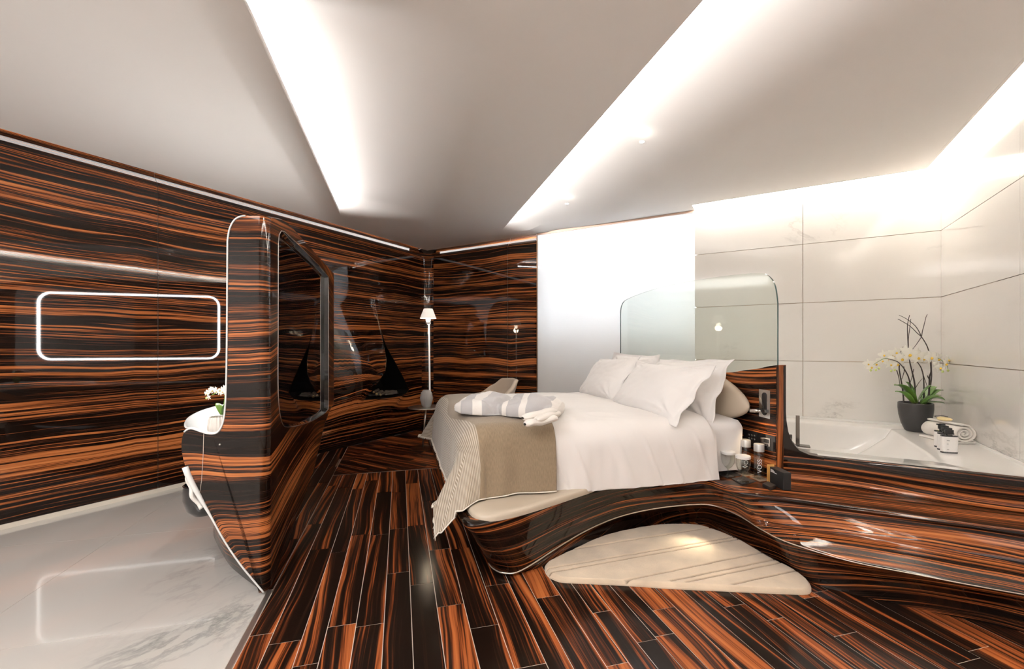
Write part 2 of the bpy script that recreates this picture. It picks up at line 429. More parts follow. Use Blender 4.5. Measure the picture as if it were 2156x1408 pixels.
def woodpanel(name, P, n0, n1, parent, hcols=None, ubase=0.0):
    """P(s, z) -> point; panel from s=n0 to n1 with a top that leans away from the room"""
    cols = sorted(set([n0, n1] + [n0 + (n1 - n0) * i / 8 for i in range(9)] + [k * .39 for k in range(-20, 30) if n0 < k * .39 < n1]))
    zs = [0.0, 1.0, 2.0, 2.6, 2.7, 2.73, 2.76, 2.79, 2.815, 2.84, 2.87, 3.2]
    vs = [P(s, z) for z in zs for s in cols]; uv = [(mirror_u(s) + ubase, z + 2.4 * max(0, z - 2.72)) for z in zs for s in cols]
    W = len(cols); fs = [[j * W + i, j * W + i + 1, (j + 1) * W + i + 1, (j + 1) * W + i] for j in range(len(zs) - 1) for i in range(W - 1)]
    return mesh(name, vs, fs, M_WALL, parent, uvs=uv, sharp=50)
PL = lambda s, z: Vector((XL + flare(z), s, z))
G = .0015
for a, b in ((YF, -1.41), (-1.41, .15), (.15, 1.715)):
    woodpanel('wall_panel', PL, a + G, b - G, wall_left)
woodpanel('wall_panel', PL, 1.715 + G, 3.0 - G * 0, wall_left)
# light backing showing as hairline joints
prism('joint_backing', [(XL - .012, YF), (XL - .006, YF), (XL - .006, 3.0), (XL - .012, 3.0)], 0, 2.72, M_STEEL, wall_left)
bb = struct(mesh('baseboard_left', *prism_vf([(XL - .004, YF), (XL + .008, YF), (XL + .008, 2.9), (XL - .004, 2.9)], 0, .035), plain('cream_skirting', (.62, .56, .47), .4), smooth=False))
# fireplace surround = last stretch of the left wall, with the hole, hood bulge and hearth bulge
hole_px = [(792, 650), (799, 685), (812, 726), (836, 770), (852, 800), (861, 820), (856, 827), (849, 831), (832, 836), (798, 840), (755, 842), (711, 842), (690, 845),
           (680, 842), (711, 838), (737, 832), (771, 820), (797, 804), (811, 782), (813.5, 757), (807, 722), (798, 688)]
def bulge(y, z):
    h = .22 * math.exp(-((y - 3.72) / .52) ** 2 - ((z - 1.02) / .42) ** 2)
    l = .17 * math.exp(-((y - 3.95) / .62) ** 4) * math.exp(-((z - .56) / .27) ** 2)
    e = sm(3.0, 3.25, y) * sm(0.03, .3, z)
    return (max(h, 0) * sm(.62, .8, z) + l) * e
hole = []
for i, (px, py) in enumerate(hole_px):
    b = 0
    for _ in range(6):
        p = at(px, py, X=XL + b); b = bulge(p.y, p.z)
        if 1 <= i <= 7: b *= .45
    hole.append((p.y, p.z, b))
YC = YB - .13
rect = [(3.0, .0), (YC, .0), (YC, 2.70), (3.0, 2.70)]
def fire_wall():
    # columns grid of quads with the hole cut: ring rows between the hole outline and the outer rectangle
    hc = (3.93, .86)
    hp = [(a, b) for a, b, c in hole]
    dense = []
    for i in range(len(hole)):
        p, q = hole[i], hole[(i + 1) % len(hole)]
        for k in range(5): t = k / 5; dense.append(tuple(p[m] + (q[m] - p[m]) * t for m in range(3)))
    N = len(dense); rings = 26; vs = []; uv = []
    # outer point: walk the rectangle so that rays do not cross: use angle around a centre, kept monotone
    angs = [math.atan2((p[1] - .86) , (p[0] - 4.25)) for p in dense]
    un = [angs[0]]
    for a in angs[1:]:
        while a - un[-1] > pi: a -= 2 * pi
        while a - un[-1] < -pi: a += 2 * pi
        un.append(a)
    sgn = -1 if sum(un[i + 1] - un[i] for i in range(N - 1)) < 0 else 1
    for i in range(1, N):
        if (un[i] - un[i - 1]) * sgn < .002: un[i] = un[i - 1] + sgn * .002
    tot = abs(un[-1] - un[0]) + .05
    un = [un[0] + (a - un[0]) * (2 * pi * (1 - .5 / N)) / tot for a in un]
    outer = [raypoly((4.25, .86), a, rect) for a in un]
    for cx, cy in rect:                      # snap nearest to the corners
        k = min(range(N), key=lambda i: (outer[i][0] - cx) ** 2 + (outer[i][1] - cy) ** 2); outer[k] = (cx, cy)
    for r in range(rings + 1):
        t = (r / rings) ** 1.5
        for i in range(N):
            y = dense[i][0] + (outer[i][0] - dense[i][0]) * t; z = dense[i][1] + (outer[i][1] - dense[i][1]) * t
            b = bulge(y, z); b = dense[i][2] + (b - dense[i][2]) * sm(0, .25, t)
            vs.append(Vector((XL + b, y, z))); uv.append((mirror_u(y), z - b * .9 * (1 if z < .9 else -.3) + .06 * math.exp(-((z - .7) / .3) ** 2) * math.sin((y - 3) * 2.2)))
    fs = [[r * N + i, r * N + (i + 1) % N, (r + 1) * N + (i + 1) % N, (r + 1) * N + i] for r in range(rings) for i in range(N)]
    return vs, fs, uv, dense
fv, ff, fuv, dense = fire_wall()
if True:
    o = mesh('wall_panel', fv, ff, M_WALL, wall_left, uvs=fuv)
fp = thing('fireplace', 'black teardrop fireplace niche set into the glossy striped wood wall', 'fireplace', (XL, 4.2, .66))
N_ = len(dense)
vv = [Vector((XL + c - .001, y, z)) for y, z, c in dense] + [Vector((XL - .06, y + (4.2 - y) * .03, z)) for y, z, c in dense] + [Vector((XL - .38, 4.2 + (y - 4.2) * .8, .68 + (z - .68) * .75)) for y, z, c in dense]
mesh('niche', vv, [[k * N_ + i, k * N_ + (i + 1) % N_, (k + 1) * N_ + (i + 1) % N_, (k + 1) * N_ + i] for k in range(2) for i in range(N_)] + [[2 * N_ + i for i in range(N_)]], M_PIT, fp, smooth=False)
rimp = [Vector((XL + c + .001, y, z)) for y, z, c in dense]
tube('niche_edge', rimp, .0025, plain('dark_bronze', (.16, .10, .06), .25, metal=1), fp, seg=6, closed=True)
# bottom strip and top lean of this stretch
cols = [3.0 + (YC - 3.0) * i / 14 for i in range(15)]
zs = [2.70, 2.73, 2.76, 2.79, 2.815, 2.84, 2.87, 3.2]
mesh('wall_cornice', [PL(s, z) for z in zs for s in cols], [[j * 15 + i, j * 15 + i + 1, (j + 1) * 15 + i + 1, (j + 1) * 15 + i] for j in range(7) for i in range(14)], M_WALL, wall_left, uvs=[(mirror_u(s), z + 2.4 * max(0, z - 2.72)) for z in zs for s in cols], sharp=50)
# rounded inner corner
def PCn(a, z):
    r = .13; th = a * pi / 2; f = -flare(z)
    c = Vector((XL + r, YB - r)); return Vector((c.x - (r + f) * math.cos(th), c.y + (r + f) * math.sin(th), z))
zs2 = [.0, 1, 2, 2.7] + zs[1:]
mesh('corner_panel', [PCn(i / 10, z) for z in zs2 for i in range(11)], [[j * 11 + i, j * 11 + i + 1, (j + 1) * 11 + i + 1, (j + 1) * 11 + i] for j in range(len(zs2) - 1) for i in range(10)], M_WALL, wall_left,
     uvs=[(mirror_u(YC) + .2 * i / 10, z) for z in zs2 for i in range(11)], sharp=60)
PB = lambda s, z: Vector((s, YB - flare(z), z))
woodpanel('wall_panel', PB, XL + .13, -3.17 - G, wall_back, ubase=3.3)
woodpanel('wall_panel', PB, -3.17 + G, -2.70, wall_back, ubase=3.3)
prism('joint_backing', [(XL + .13, YB + .012), (-2.70, YB + .012), (-2.70, YB + .02), (XL + .13, YB + .02)], 0, 2.72, M_STEEL, wall_back)
prism('edge_profile', [(-2.70, YB - .012), (-2.688, YB - .012), (-2.688, YB + .18), (-2.70, YB + .18)], 0, 2.86, plain('bronze_profile', (.25, .14, .08), .3, metal=1), wall_back)
# marble part of the back wall and the right wall: tiles with recessed joints
wall_back_marble = prism('marble_backing', [(-.67, YB + .014), (XR + .1, YB + .014), (XR + .1, YB + .3), (-.67, YB + .3)], -.1, TOPZ, M_GROUTW, wall_back)
joints = [.03, .57, 1.155, 1.748, 2.345, 3.10]
xs = [-.68, .34, XR]
g = .0025
for i in range(2):
    for j in range(5):
        prism('marble_tile', [(xs[i] + g * (i > 0), YB + g * 0), (xs[i + 1] - g * (i == 0), YB), (xs[i + 1] - g * (i == 0), YB + .014), (xs[i] + g * (i > 0), YB + .014)], joints[j] + g, joints[j + 1] - g, M_MARBLE_W, wall_back)
ys = [YF, .9, 2.4, 3.9, YB]
for i in range(4):
    for j in range(5):
        prism('marble_tile', [(XR, ys[i] + g * .5), (XR + .014, ys[i] + g * .5), (XR + .014, ys[i + 1] - g * .5), (XR, ys[i + 1] - g * .5)], joints[j] + g, joints[j + 1] - g, M_MARBLE_W, wall_right)

# ------------------------------------------------------------------ frosted window
win = thing('window_1', '', ''); del win['label']; del win['category']; struct(win); win.location = (-1.68, YB, 0)
X0, X1 = -2.688, -.68
M_FROST = frosted()
prism('pane', [(X0, YB - .004), (X1, YB - .004), (X1, YB + .006), (X0, YB + .006)], .0, 2.87, M_FROST, win)
prism('parapet', [(X0 - .1, YB + .32), (X1 + .1, YB + .32), (X1 + .1, YB + .42), (X0 - .1, YB + .42)], -.1, 1.45, M_WHITE, win)
prism('window_sill', [(X0, YB + .26), (X1, YB + .26), (X1, YB + .42), (X0, YB + .42)], 1.45, 1.48, M_WHITE, win)
for a in (X0 + .02, -2.0, -1.98 + .67, X1 - .08):
    prism('window_frame', [(a, YB + .30), (a + .06, YB + .30), (a + .06, YB + .36), (a, YB + .36)], 1.48, 3.0, M_WHITE, win)
prism('window_frame', [(X0, YB + .30), (X1, YB + .30), (X1, YB + .36), (X0, YB + .36)], 1.48, 1.54, M_WHITE, win)
for a in (X0 - .03, X1 + .012):
    prism('window_reveal', [(a, YB + .02), (a + .02, YB + .02), (a + .02, YB + .42), (a, YB + .42)], -.1, TOPZ, M_WHITE, win)

# ------------------------------------------------------------------ ceiling
ceiling = struct(prism('ceiling', [(XL - .5, YF - .1), (XR + .1, YF - .1), (XR + .1, YB + .5), (XL - .5, YB + .5)], TOPZ, TOPZ + .06, M_WHITE))
XCR, YCB = 1.22, 5.05
def ceil_panel(d0, d1, slot, raise_, nlo, nhi, fall, parent, cut):
    """panel between d0 and d1: its d0 edge is lifted behind the lip of the panel before it"""
    e = slot
    ds = ([e - .12, e - .06, e - .03] if e is not None else [d0]) + [ (e if e is not None else d0) + (d1 - (e if e is not None else d0)) * k / 22 for k in range(23)]
    ds = sorted(set(ds)); vs = {}; V = []; Fc = []
    nn = [-4 + .12 * k for k in range(0, 110)]
    def z(d, n):
        if e is None: return ZC
        h = raise_ * sm(nlo, nlo + .35, n) * (1 - sm(nhi - .22, nhi, n))
        return ZC + h * (1 - sm(e - .02, e + fall, d)) + (.003 if d < e - .005 else 0)
    for i in range(len(ds) - 1):
        for j in range(len(nn) - 1):
            q = [(ds[i], nn[j]), (ds[i + 1], nn[j]), (ds[i + 1], nn[j + 1]), (ds[i], nn[j + 1])]
            poly = [tuple(DN(a, b).xy) for a, b in q]
            for pl in cut:
                poly = clip(poly, *pl) if poly else poly
            if not poly or parea(poly) < 1e-7: continue
            idx = []
            for p in poly:
                k = (round(p[0], 5), round(p[1], 5))
                if k not in vs:
                    v = Vector((*p, 0)); vs[k] = len(V); V.append(Vector((p[0], p[1], z(v.dot(DV), v.dot(NV)))))
                idx.append(vs[k])
            idx = [a for k, a in enumerate(idx) if a != idx[k - 1]]
            if len(idx) >= 3: Fc.append(idx[::-1])
    return mesh('ceiling_panel', V, Fc, M_CEIL, ceiling)
common = [(-1, 0, -(XL + .004)), (0, -1, -YF), (0, 1, YB - .004), (1, 0, XCR)]
SL1, SL2 = -.68, 1.31
ceil_panel(-7.5, SL1, None, 0, 0, 0, 0, ceiling, common)
ceil_panel(SL1, SL2, SL1, .13, 1.95, 5.36, 1.25, ceiling, common)
cutC = [(-1, 0, -(XL - .085)), (0, -1, -YF), (1, 0, XCR), (0, 1, YB + .085)]
# the third panel stops short of the marble, but reaches the glass and the wood
ceil_panel(SL2, 6.0, SL2, .13, -3.6, 5.50, 1.0, ceiling, [(-1, 0, -(XL + .004)), (0, -1, -YF), (1, 0, XCR), (0, 1, YCB)])
ceil_panel(SL2, 6.0, SL2, .13, -3.6, 5.50, 1.0, ceiling, [(-1, 0, -(X0 - .012)), (0, -1, -YCB), (1, 0, X1), (0, 1, YB + .085)])
ceil_panel(SL2, 6.0, SL2, .13, -3.6, 5.50, 1.0, ceiling, [(0, -1, -YCB), (1, 0, X0 - .012), (0, 1, YB - .004)])
# lips of the slots
for sl, nlo, nhi in ((SL1, 1.9, 5.42), (SL2, -3.6, 5.55)):
    def lip(a, b, sl=sl, nlo=nlo, nhi=nhi):
        n = nlo + (nhi - nlo) * a; th = .002 + .030 * sm(nlo, nlo + .45, n) * (1 - sm(nhi - .25, nhi, n))
        prof = [(-.02, .004), (0, 0), (.004, .004), (.004, th), (-.012, th), (-.012, .006)]
        t = b * 5; k = min(4, int(t)); f_ = t - k; x = prof[k][0] + (prof[k + 1][0] - prof[k][0]) * f_; z = prof[k][1] + (prof[k + 1][1] - prof[k][1]) * f_
        return DN(sl + x, n, ZC - .001 + z)
    grid('ceiling_lip', lip, 60, 5, M_CEIL, ceiling, smooth=False)
# edge of the panel at the light coves, and the copper strip above the glass
prism('ceiling_edge', [(XCR - .02, YF), (XCR, YF), (XCR, YCB), (XCR - .02, YCB)], ZC - .001, ZC + .03, M_CEIL, ceiling)
prism('ceiling_edge', [(X1, YCB - .02), (XCR, YCB - .02), (XCR, YCB), (X1, YCB)], ZC - .0015, ZC + .03, M_CEIL, ceiling)
prism('ceiling_edge', [(X1 - .01, YCB), (X1, YCB), (X1, YB), (X1 - .01, YB)], ZC - .0005, ZC + .25, M_CEIL, ceiling)
struct(prism('trim_1', [(X0, YB - .03), (X1, YB - .03), (X1, YB - .015), (X0, YB - .015)], ZC - .022, ZC + .01, plain('copper_trim', (.60, .42, .33), .3, metal=.8)))
for (px, py), lb in (((1352, 299), 'large recessed ceiling downlight above the bed, nearer the viewer'), ((1194, 429), 'small recessed ceiling downlight near the frosted glass')):
    p = at(px, py, z=ZC - .004)
    t_ = thing('ceiling_downlight', lb, 'downlight', p + Vector((0, 0, .003)), group=None)
    lathe('trim_ring', p, [(.017, .0), (.020, -.0015), (.023, .0), (.023, .003)], M_WHITE, t_, seg=24)
    lathe('lens', p, [(.0, .001), (.018, .001)], plain('lamp_lens', (1, 1, 1), .5, emit=(1, .93, .82), estr=14), t_, seg=24)
    l = bpy.data.lights.new('spot', 'SPOT'); l.energy = 12; l.color = (1, .88, .72); l.spot_size = 1.7; l.spot_blend = .8; l.shadow_soft_size = .03
    so = bpy.data.objects.new('spot_lamp', l); C.objects.link(so); so.location = p + Vector((0, 0, -.02))
# under-shelf night light warms the rug, reading light and shelf light live with their things below
# ------------------------------------------------------------------ bed platform with its shelf
pf = thing('platform_bed', 'curved glossy striped wood bed platform flowing into a shelf along the bathtub', 'bed', DN(1.2, 3.4, 0))
RZ = .39
def A(px, py, z): return at(px, py, z=z)
def mid(a, b, k=.5, out=0.0, up=0):
    p = a.lerp(b, k); return p + Vector((0, 0, up)) + (DN(-.3, -1) * out)
ST = []      # rim, mid, inlay, floor
def stn(r, i, f, m=None, mo=.02):
    ST.append((r, m if m is not None else mid(r, i, .5, mo), i, f))
stn(DN(2.47, 4.72, RZ), DN(2.47, 4.62, .2), DN(2.47, 4.5, 0))
stn(DN(1.3, 4.74, RZ), DN(1.3, 4.62, .16), DN(1.3, 4.5, 0))
stn(DN(.55, 4.70, RZ), DN(.72, 4.52, .06), DN(.8, 4.45, 0), mo=0)
stn(DN(.29, 4.50, RZ), DN(.60, 4.32, .035), DN(.64, 4.28, 0), mo=0)
for n_ in (3.7, 2.95): stn(DN(.285, n_, RZ), DN(.575, n_, .03), DN(.60, n_, 0), mo=-.0)
stn(A(956, 1060, RZ), DN(.565, 2.62, .025), DN(.59, 2.64, 0), mo=0)
stn(A(974, 1092, RZ), A(1030, 1185, .02), A(1040, 1190, 0), mo=0)
stn(A(988, 1101, RZ), A(1046, 1201, .02), A(1058, 1203, 0), mo=.01)
stn(A(1012, 1100.5, RZ), A(1066, 1206, .022), A(1080, 1207, 0))
stn(A(1045, 1094, RZ), A(1088, 1204, .03), A(1105, 1204, 0))
stn(A(1100, 1080, RZ), A(1122, 1186, .045), A(1147, 1190, 0))
stn(A(1179, 1056, RZ), A(1185, 1145, .07), A(1200, 1160, 0))
stn(A(1239, 1035, RZ), A(1239, 1114, .10), A(1248, 1140, 0))
stn(A(1298, 1022, RZ), A(1298, 1089, .13), A(1300, 1121, 0))
stn(A(1357, 1015, RZ), A(1357, 1074, .16), A(1352, 1109, 0), mo=.03)
stn(A(1417, 1010, RZ), A(1417, 1065, .185), A(1410, 1100, 0), mo=.03)
stn(A(1470, 1007, RZ), A(1476, 1061, .20), A(1475, 1100, 0), mo=.02)
stn(A(1496, 1012, RZ), A(1508, 1065, .20), A(1515, 1112, 0), mo=.01)
stn(A(1521, 1023, RZ), A(1533, 1074, .20), A(1545, 1128, 0), mo=0)
stn(A(1552, 1033, RZ), A(1562, 1088, .20), A(1585, 1150, 0), mo=-.01)
stn(A(1597, 1041, RZ), A(1608, 1117, .20), A(1645, 1186, 0), m=A(1610, 1092, .25))
stn(A(1660, 1050, RZ), A(1664, 1143, .20), A(1712, 1228, 0), m=A(1680, 1109, .25))
stn(A(1765, 1065, RZ), A(1787, 1180, .20), A(1830, 1259, 0), m=A(1790, 1127, .25))
stn(A(1902, 1084, RZ), A(1920, 1207, .20), A(1950, 1286, 0), m=A(1910, 1147, .25))
stn(A(2040, 1104, RZ), A(2050, 1232, .20), A(2060, 1309, 0), m=A(2045, 1169, .25))
stn(A(2156, 1120, RZ), A(2156, 1251, .20), A(2156, 1331, 0), m=A(2156, 1187, .25))
def ext(a, b):
    t = (XR - .005 - a.x) / (b.x - a.x); return a + (b - a) * t
ST.append(tuple(ext(ST[-2][k], ST[-1][k]) for k in range(4)))
SUB = 6
cur = [catmull([s[k] for s in ST], SUB) for k in range(4)]
NS = len(cur[0])
for k in range(4):                                  # keep inside the wall line
    for p in cur[k]: p.x = min(p.x, XR - .004)
arc = [0.0]
for i in range(1, NS): arc.append(arc[-1] + (cur[1][i] - cur[1][i - 1]).length)
inw = []
for i in range(NS):
    t_ = (cur[0][min(NS - 1, i + 1)] - cur[0][max(0, i - 1)]).normalized(); nrm = Vector((-t_.y, t_.x, 0))   # left of travel = inward
    inw.append(nrm)
Rin = [cur[0][i] + inw[i] * .035 + Vector((0, 0, .002)) for i in range(NS)]
def fascia(i):
    r, m_, il = cur[0][i], cur[1][i], cur[2][i]; stepd = sm(20.5 * SUB, 23 * SUB, i)
    q = stepd; dn = Vector((0, 0, -1))
    pts = [Rin[i], r + inw[i] * .014, r + dn * .010, r + dn * .030 + inw[i] * .004]
    pts.append(r.lerp(m_, .5 + .1 * q) + inw[i] * (.008 * q))
    pts.append(m_ - dn * (.022 * q) + inw[i] * (.004 * q))
    pts.append(m_.lerp(il, .04 * q) )
    pts.append(m_.lerp(il, .25 - .06 * q)); pts.append(m_.lerp(il, .7)); pts.append(m_.lerp(il, .96) - dn * .002 * q); pts.append(il)
    return catmull(pts, 3)
prof = [fascia(i) for i in range(NS)]; K = len(prof[0])
vs = [p for q in prof for p in q]; uv = []
for i in range(NS):
    l = 0
    for k in range(K):
        if k: l += (prof[i][k] - prof[i][k - 1]).length
        uv.append((arc[i], l + .10 * math.sin(arc[i] * 1.1)))
mesh('fascia', vs, [[i * K + k, i * K + k + 1, (i + 1) * K + k + 1, (i + 1) * K + k] for i in range(NS - 1) for k in range(K - 1)], M_BED, pf, uvs=uv)
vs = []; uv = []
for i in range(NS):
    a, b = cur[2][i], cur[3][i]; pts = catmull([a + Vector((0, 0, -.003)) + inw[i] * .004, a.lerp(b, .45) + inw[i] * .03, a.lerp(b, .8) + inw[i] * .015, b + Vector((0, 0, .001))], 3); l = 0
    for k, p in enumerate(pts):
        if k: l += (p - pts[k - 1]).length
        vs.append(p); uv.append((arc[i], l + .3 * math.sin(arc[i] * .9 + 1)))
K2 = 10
M_PLINTH_SHADED = wood('macassar_plinth_shaded', sv=.95, shift=-.03)  # bed wood made darker: the shade below the ledge is put into its colour
mesh('plinth', vs, [[i * K2 + k, i * K2 + k + 1, (i + 1) * K2 + k + 1, (i + 1) * K2 + k] for i in range(NS - 1) for k in range(K2 - 1)], M_PLINTH_SHADED, pf, uvs=uv)
M_INLAY = plain('metal_inlay', (.66, .58, .48), .28, metal=.7)
tube('inlay_strip', [p + Vector((0, 0, -.001)) for p in cur[2]], lambda a: .0048 - .002 * sm(.72, .80, a), M_INLAY, pf, seg=6)
# flat top
HD = 2.48
top = [tuple(p.xy) for p in Rin] + [(XR - .004, 3.50), (.13, 3.50)] + [tuple(DN(HD + .01, n_).xy) for n_ in (2.38, 3.4, 4.72)]
tv = [Vector((x, y, RZ + .002)) for x, y in top]
ga = Vector((math.cos(.10), math.sin(.10), 0)); gb = Vector((-ga.y, ga.x, 0))
mesh('platform_top', tv, [list(range(len(tv)))], M_BED, pf, uvs=lambda p, n_: (p.dot(ga), p.dot(gb)), smooth=False)
# tub front above the shelf
pr = catmull([Vector((0, 3.56, .570)), Vector((0, 3.50, .573)), Vector((0, 3.480, .560)), Vector((0, 3.476, .50)), Vector((0, 3.478, .43)), Vector((0, 3.462, .403)), Vector((0, 3.42, .3925))], 4)
xs_ = [.105 + (XR - .006 - .105) * k / 30 for k in range(31)]
ln = [0]
for a, b in zip(pr, pr[1:]): ln.append(ln[-1] + (b - a).length)
mesh('shelf_upstand', [Vector((x, p.y, p.z)) for x in xs_ for p in pr], [[i * 25 + k, i * 25 + k + 1, (i + 1) * 25 + k + 1, (i + 1) * 25 + k] for i in range(30) for k in range(24)], M_BED, pf,
     uvs=[(x, l + .02 * math.sin(x * 4)) for x in xs_ for l in ln])
# headboard
def hz(n): return interp([(2.38, 1.176), (2.6, 1.135), (2.82, 1.10), (3.2, 1.07), (3.6, 1.06), (4.0, 1.07), (4.3, 1.10), (4.6, 1.16), (4.70, 1.178)], n)
HN = [2.38 + (4.70 - 2.38) * k / 40 for k in range(41)]
hv = []; hu = []; hf = []
for n_ in HN:
    t_ = hz(n_)
    for d_, z_, v_ in ((HD, RZ - .0, 0), (HD, .75, .36), (HD, t_ - .004, t_ - RZ), (HD + .004, t_, t_ - RZ + .005), (HD + .076, t_, t_ - RZ + .08), (HD + .08, t_ - .004, t_ - RZ + .085), (HD + .08, .50, t_ + .7)):
        hv.append(DN(d_, n_, z_)); hu.append((n_, v_ + .05 * math.sin(n_ * 3)))
hf += [[i * 7 + k, (i + 1) * 7 + k, (i + 1) * 7 + k + 1, i * 7 + k + 1] for i in range(40) for k in range(6)]
mesh('headboard', hv, hf, M_BED, pf, uvs=hu, sharp=35)
ev = [DN(HD - .001, 2.378, RZ), DN(HD + .08, 2.378, RZ), DN(HD + .08, 2.378, 1.176), DN(HD - .001, 2.378, 1.176), DN(HD + .08, 4.702, RZ), DN(HD, 4.702, RZ), DN(HD, 4.702, 1.178), DN(HD + .08, 4.702, 1.178)]
for q_ in (ev[:4], ev[4:]): mesh('headboard_end', q_, [[0, 1, 2, 3]], M_BED, pf, uvs=lambda p, nn: (p.z, p.dot(DV)), smooth=False)
# sweep from the headboard end into the tub edge
fl = [(.100, .556), (.100, 1.17), (.1265, 1.17), (.127, .88), (.131, .80), (.142, .72), (.165, .65), (.205, .602), (.26, .580), (.34, .572), (.34, .556)]
fl2 = []
for a, b in zip(fl, fl[1:] + fl[:1]): fl2 += [a, ((a[0] + b[0]) / 2, (a[1] + b[1]) / 2)]
prism('headboard_sweep', [(x, z) for x, z in fl], 3.4765, 3.56, M_BED, pf, f=lambda x, z, y: Vector((x, y, z)), uvs=lambda p, nn: (p.z - p.x * 1.3, (p.x - .1) * (1 if p.z > .7 else max(0, (p.z - .556) / .144)) + p.y + .2 * max(0, .7 - p.z)))
# beige upholstered pad let into the platform at the foot corner
pad_px = [(975, 1048), (985, 1068), (998, 1081), (1020, 1086), (1050, 1084), (1100, 1073), (1160, 1055), (1215, 1037), (1250, 1025), (1262, 1017), (1258, 1010), (1240, 1008), (1200, 1009), (1150, 1012), (1090, 1020), (1030, 1027), (990, 1032)]
pp = [tuple(A(x, y, .415).xy) for x, y in pad_px]; pp = [tuple(p) for p in catmull([Vector((*p, 0)) for p in pp], 5, closed=True)]
pcx = sum(p[0] for p in pp) / len(pp), sum(p[1] for p in pp) / len(pp)
N2 = len(pp); vs = []; rings = [(1, -.03), (1.0, -.012), (.985, -.002), (.955, .004), (.8, .008), (.5, .010), (.2, .010)]
for sc_, dz in rings:
    for p in pp: vs.append(Vector((pcx[0] + (p[0] - pcx[0]) * sc_, pcx[1] + (p[1] - pcx[1]) * sc_, .415 + dz)))
mesh('leather_pad', vs, [[r * N2 + i, r * N2 + (i + 1) % N2, (r + 1) * N2 + (i + 1) % N2, (r + 1) * N2 + i] for r in range(len(rings) - 1) for i in range(N2)] + [[(len(rings) - 1) * N2 + i for i in range(N2)]], M_LEATHER, pf, label='beige leather pad beside the foot of the mattress')

# padded headrest
def bol(a, b):
    n_ = 2.545 + 2.10 * a; e = min(a, 1 - a) * 2.10
    hh = .175 * min(1, max(0, (e / .30))) ** .55 + .0005; th = .06 * min(1, max(0, e / .16)) ** .5 + .0005
    an = 2 * pi * b; cz, cx = math.cos(an), math.sin(an)
    return DN(2.415 + th * math.copysign(abs(cx) ** .8, cx), n_, .905 + .035 * (1 - min(1, e / .3)) * -1 + hh * math.copysign(abs(cz) ** .8, cz))
us = [0, .004, .012, .022, .035, .05, .07, .1, .14] + [.18 + .64 * k / 10 for k in range(11)] + [.86, .9, .93, .95, .965, .978, .988, .996, 1]
vs = [bol(a, k / 36) for a in us for k in range(36)]
tag(mesh('headrest_cushion', vs, [[i * 36 + k, i * 36 + (k + 1) % 36, (i + 1) * 36 + (k + 1) % 36, (i + 1) * 36 + k] for i in range(len(us) - 1) for k in range(36)], M_LEATHER, org=DN(2.42, 3.6, .78)),
    'long taupe leather bolster behind the pillows against the headboard', 'cushion')

# glass screen on the headboard
gp = [(2.405, 1.15), (2.405, 1.60), (2.412, 1.66), (2.425, 1.72), (2.45, 1.77), (2.49, 1.808), (2.55, 1.832), (2.75, 1.856), (3.05, 1.876), (3.4, 1.89), (3.7, 1.894), (4.0, 1.885), (4.3, 1.862), (4.47, 1.838), (4.53, 1.815), (4.565, 1.78), (4.585, 1.73), (4.59, 1.66), (4.59, 1.15)]
gl = [Vector((a, b, 0)) for a, b in gp]
gl = [gl[0]] + catmull(gl[1:-1], 4) + [gl[-1]]
bot = [Vector((n_, hz(n_) - .03, 0)) for n_ in [4.5, 4.3, 4.1, 3.8, 3.5, 3.2, 2.9, 2.7, 2.5]]
gl = [(p.x, p.y) for p in gl + bot]
v, fs = prism_vf(gl, HD + .034, HD + .046, f=lambda n_, z_, d_: DN(d_, n_, z_))
tag(mesh('glass_screen', v, fs, M_SCREEN, mats=[M_SCREEN, M_GREEN], midx=[0, 0] + [1] * (len(fs) - 2), smooth=False, org=DN(HD + .04, 3.5, 1.06)), 'clear curved-top glass screen standing on the headboard behind the pillows', 'glass screen')

# reading light and control panel
rl = thing('reading_light', 'chrome swing-arm reading light on a rectangular plate in the headboard', 'light', at(1610, 882, d=HD))
def onh(pl, dd): return [(at(x, y, d=HD).dot(NV), at(x, y, d=HD).z) for x, y in pl]
q = onh([(1599, 819), (1622, 822), (1622, 882), (1599, 876)], 0)
fh = lambda n_, z_, d_: DN(d_, n_, z_)
prism('wall_plate', q, HD - .004, HD + .001, M_CHROME, rl, f=fh)
def stadium(c, w_, h_, n=10):
    r = w_ / 2; out = []
    for k in range(n + 1): a = pi * k / n; out.append((c[0] + r * math.cos(a), c[1] + h_ / 2 - r + r * math.sin(a)))
    for k in range(n + 1): a = pi + pi * k / n; out.append((c[0] + r * math.cos(a), c[1] - h_ / 2 + r + r * math.sin(a)))
    return out
pc = at(1610.5, 850, d=HD); ph = (at(1610, 826, d=HD).z - at(1610, 874, d=HD).z)
prism('recess', stadium((pc.dot(NV), pc.z), .042, ph), HD - .006, HD - .003, M_GLOSSB, rl, f=fh)
ah = at(1608, 865, d=HD - .012)
box('arm', DN(HD - .012, ah.dot(NV) + .02, ah.z), (.016, .075, .022), M_GLOSSB, rl, ax=AXB, bevel=.002)
e0 = at(1596, 865, d=HD - .03); e1 = at(1580, 864.5, d=HD - .05)
tube('light_head', [e0, e0.lerp(e1, .3), e0.lerp(e1, .34), e1], lambda a: .0145 if a > .3 else .012, M_CHROME, rl, seg=20, sharp=40)
tube('arm_joint', [at(1603, 865, d=HD - .014), e0], .008, M_CHROME, rl, seg=12)
lg = bpy.data.lights.new('reading_lamp', 'SPOT'); lg.energy = 2.2; lg.color = (1, .72, .42); lg.spot_size = 1.9; lg.spot_blend = .6; lg.shadow_soft_size = .01
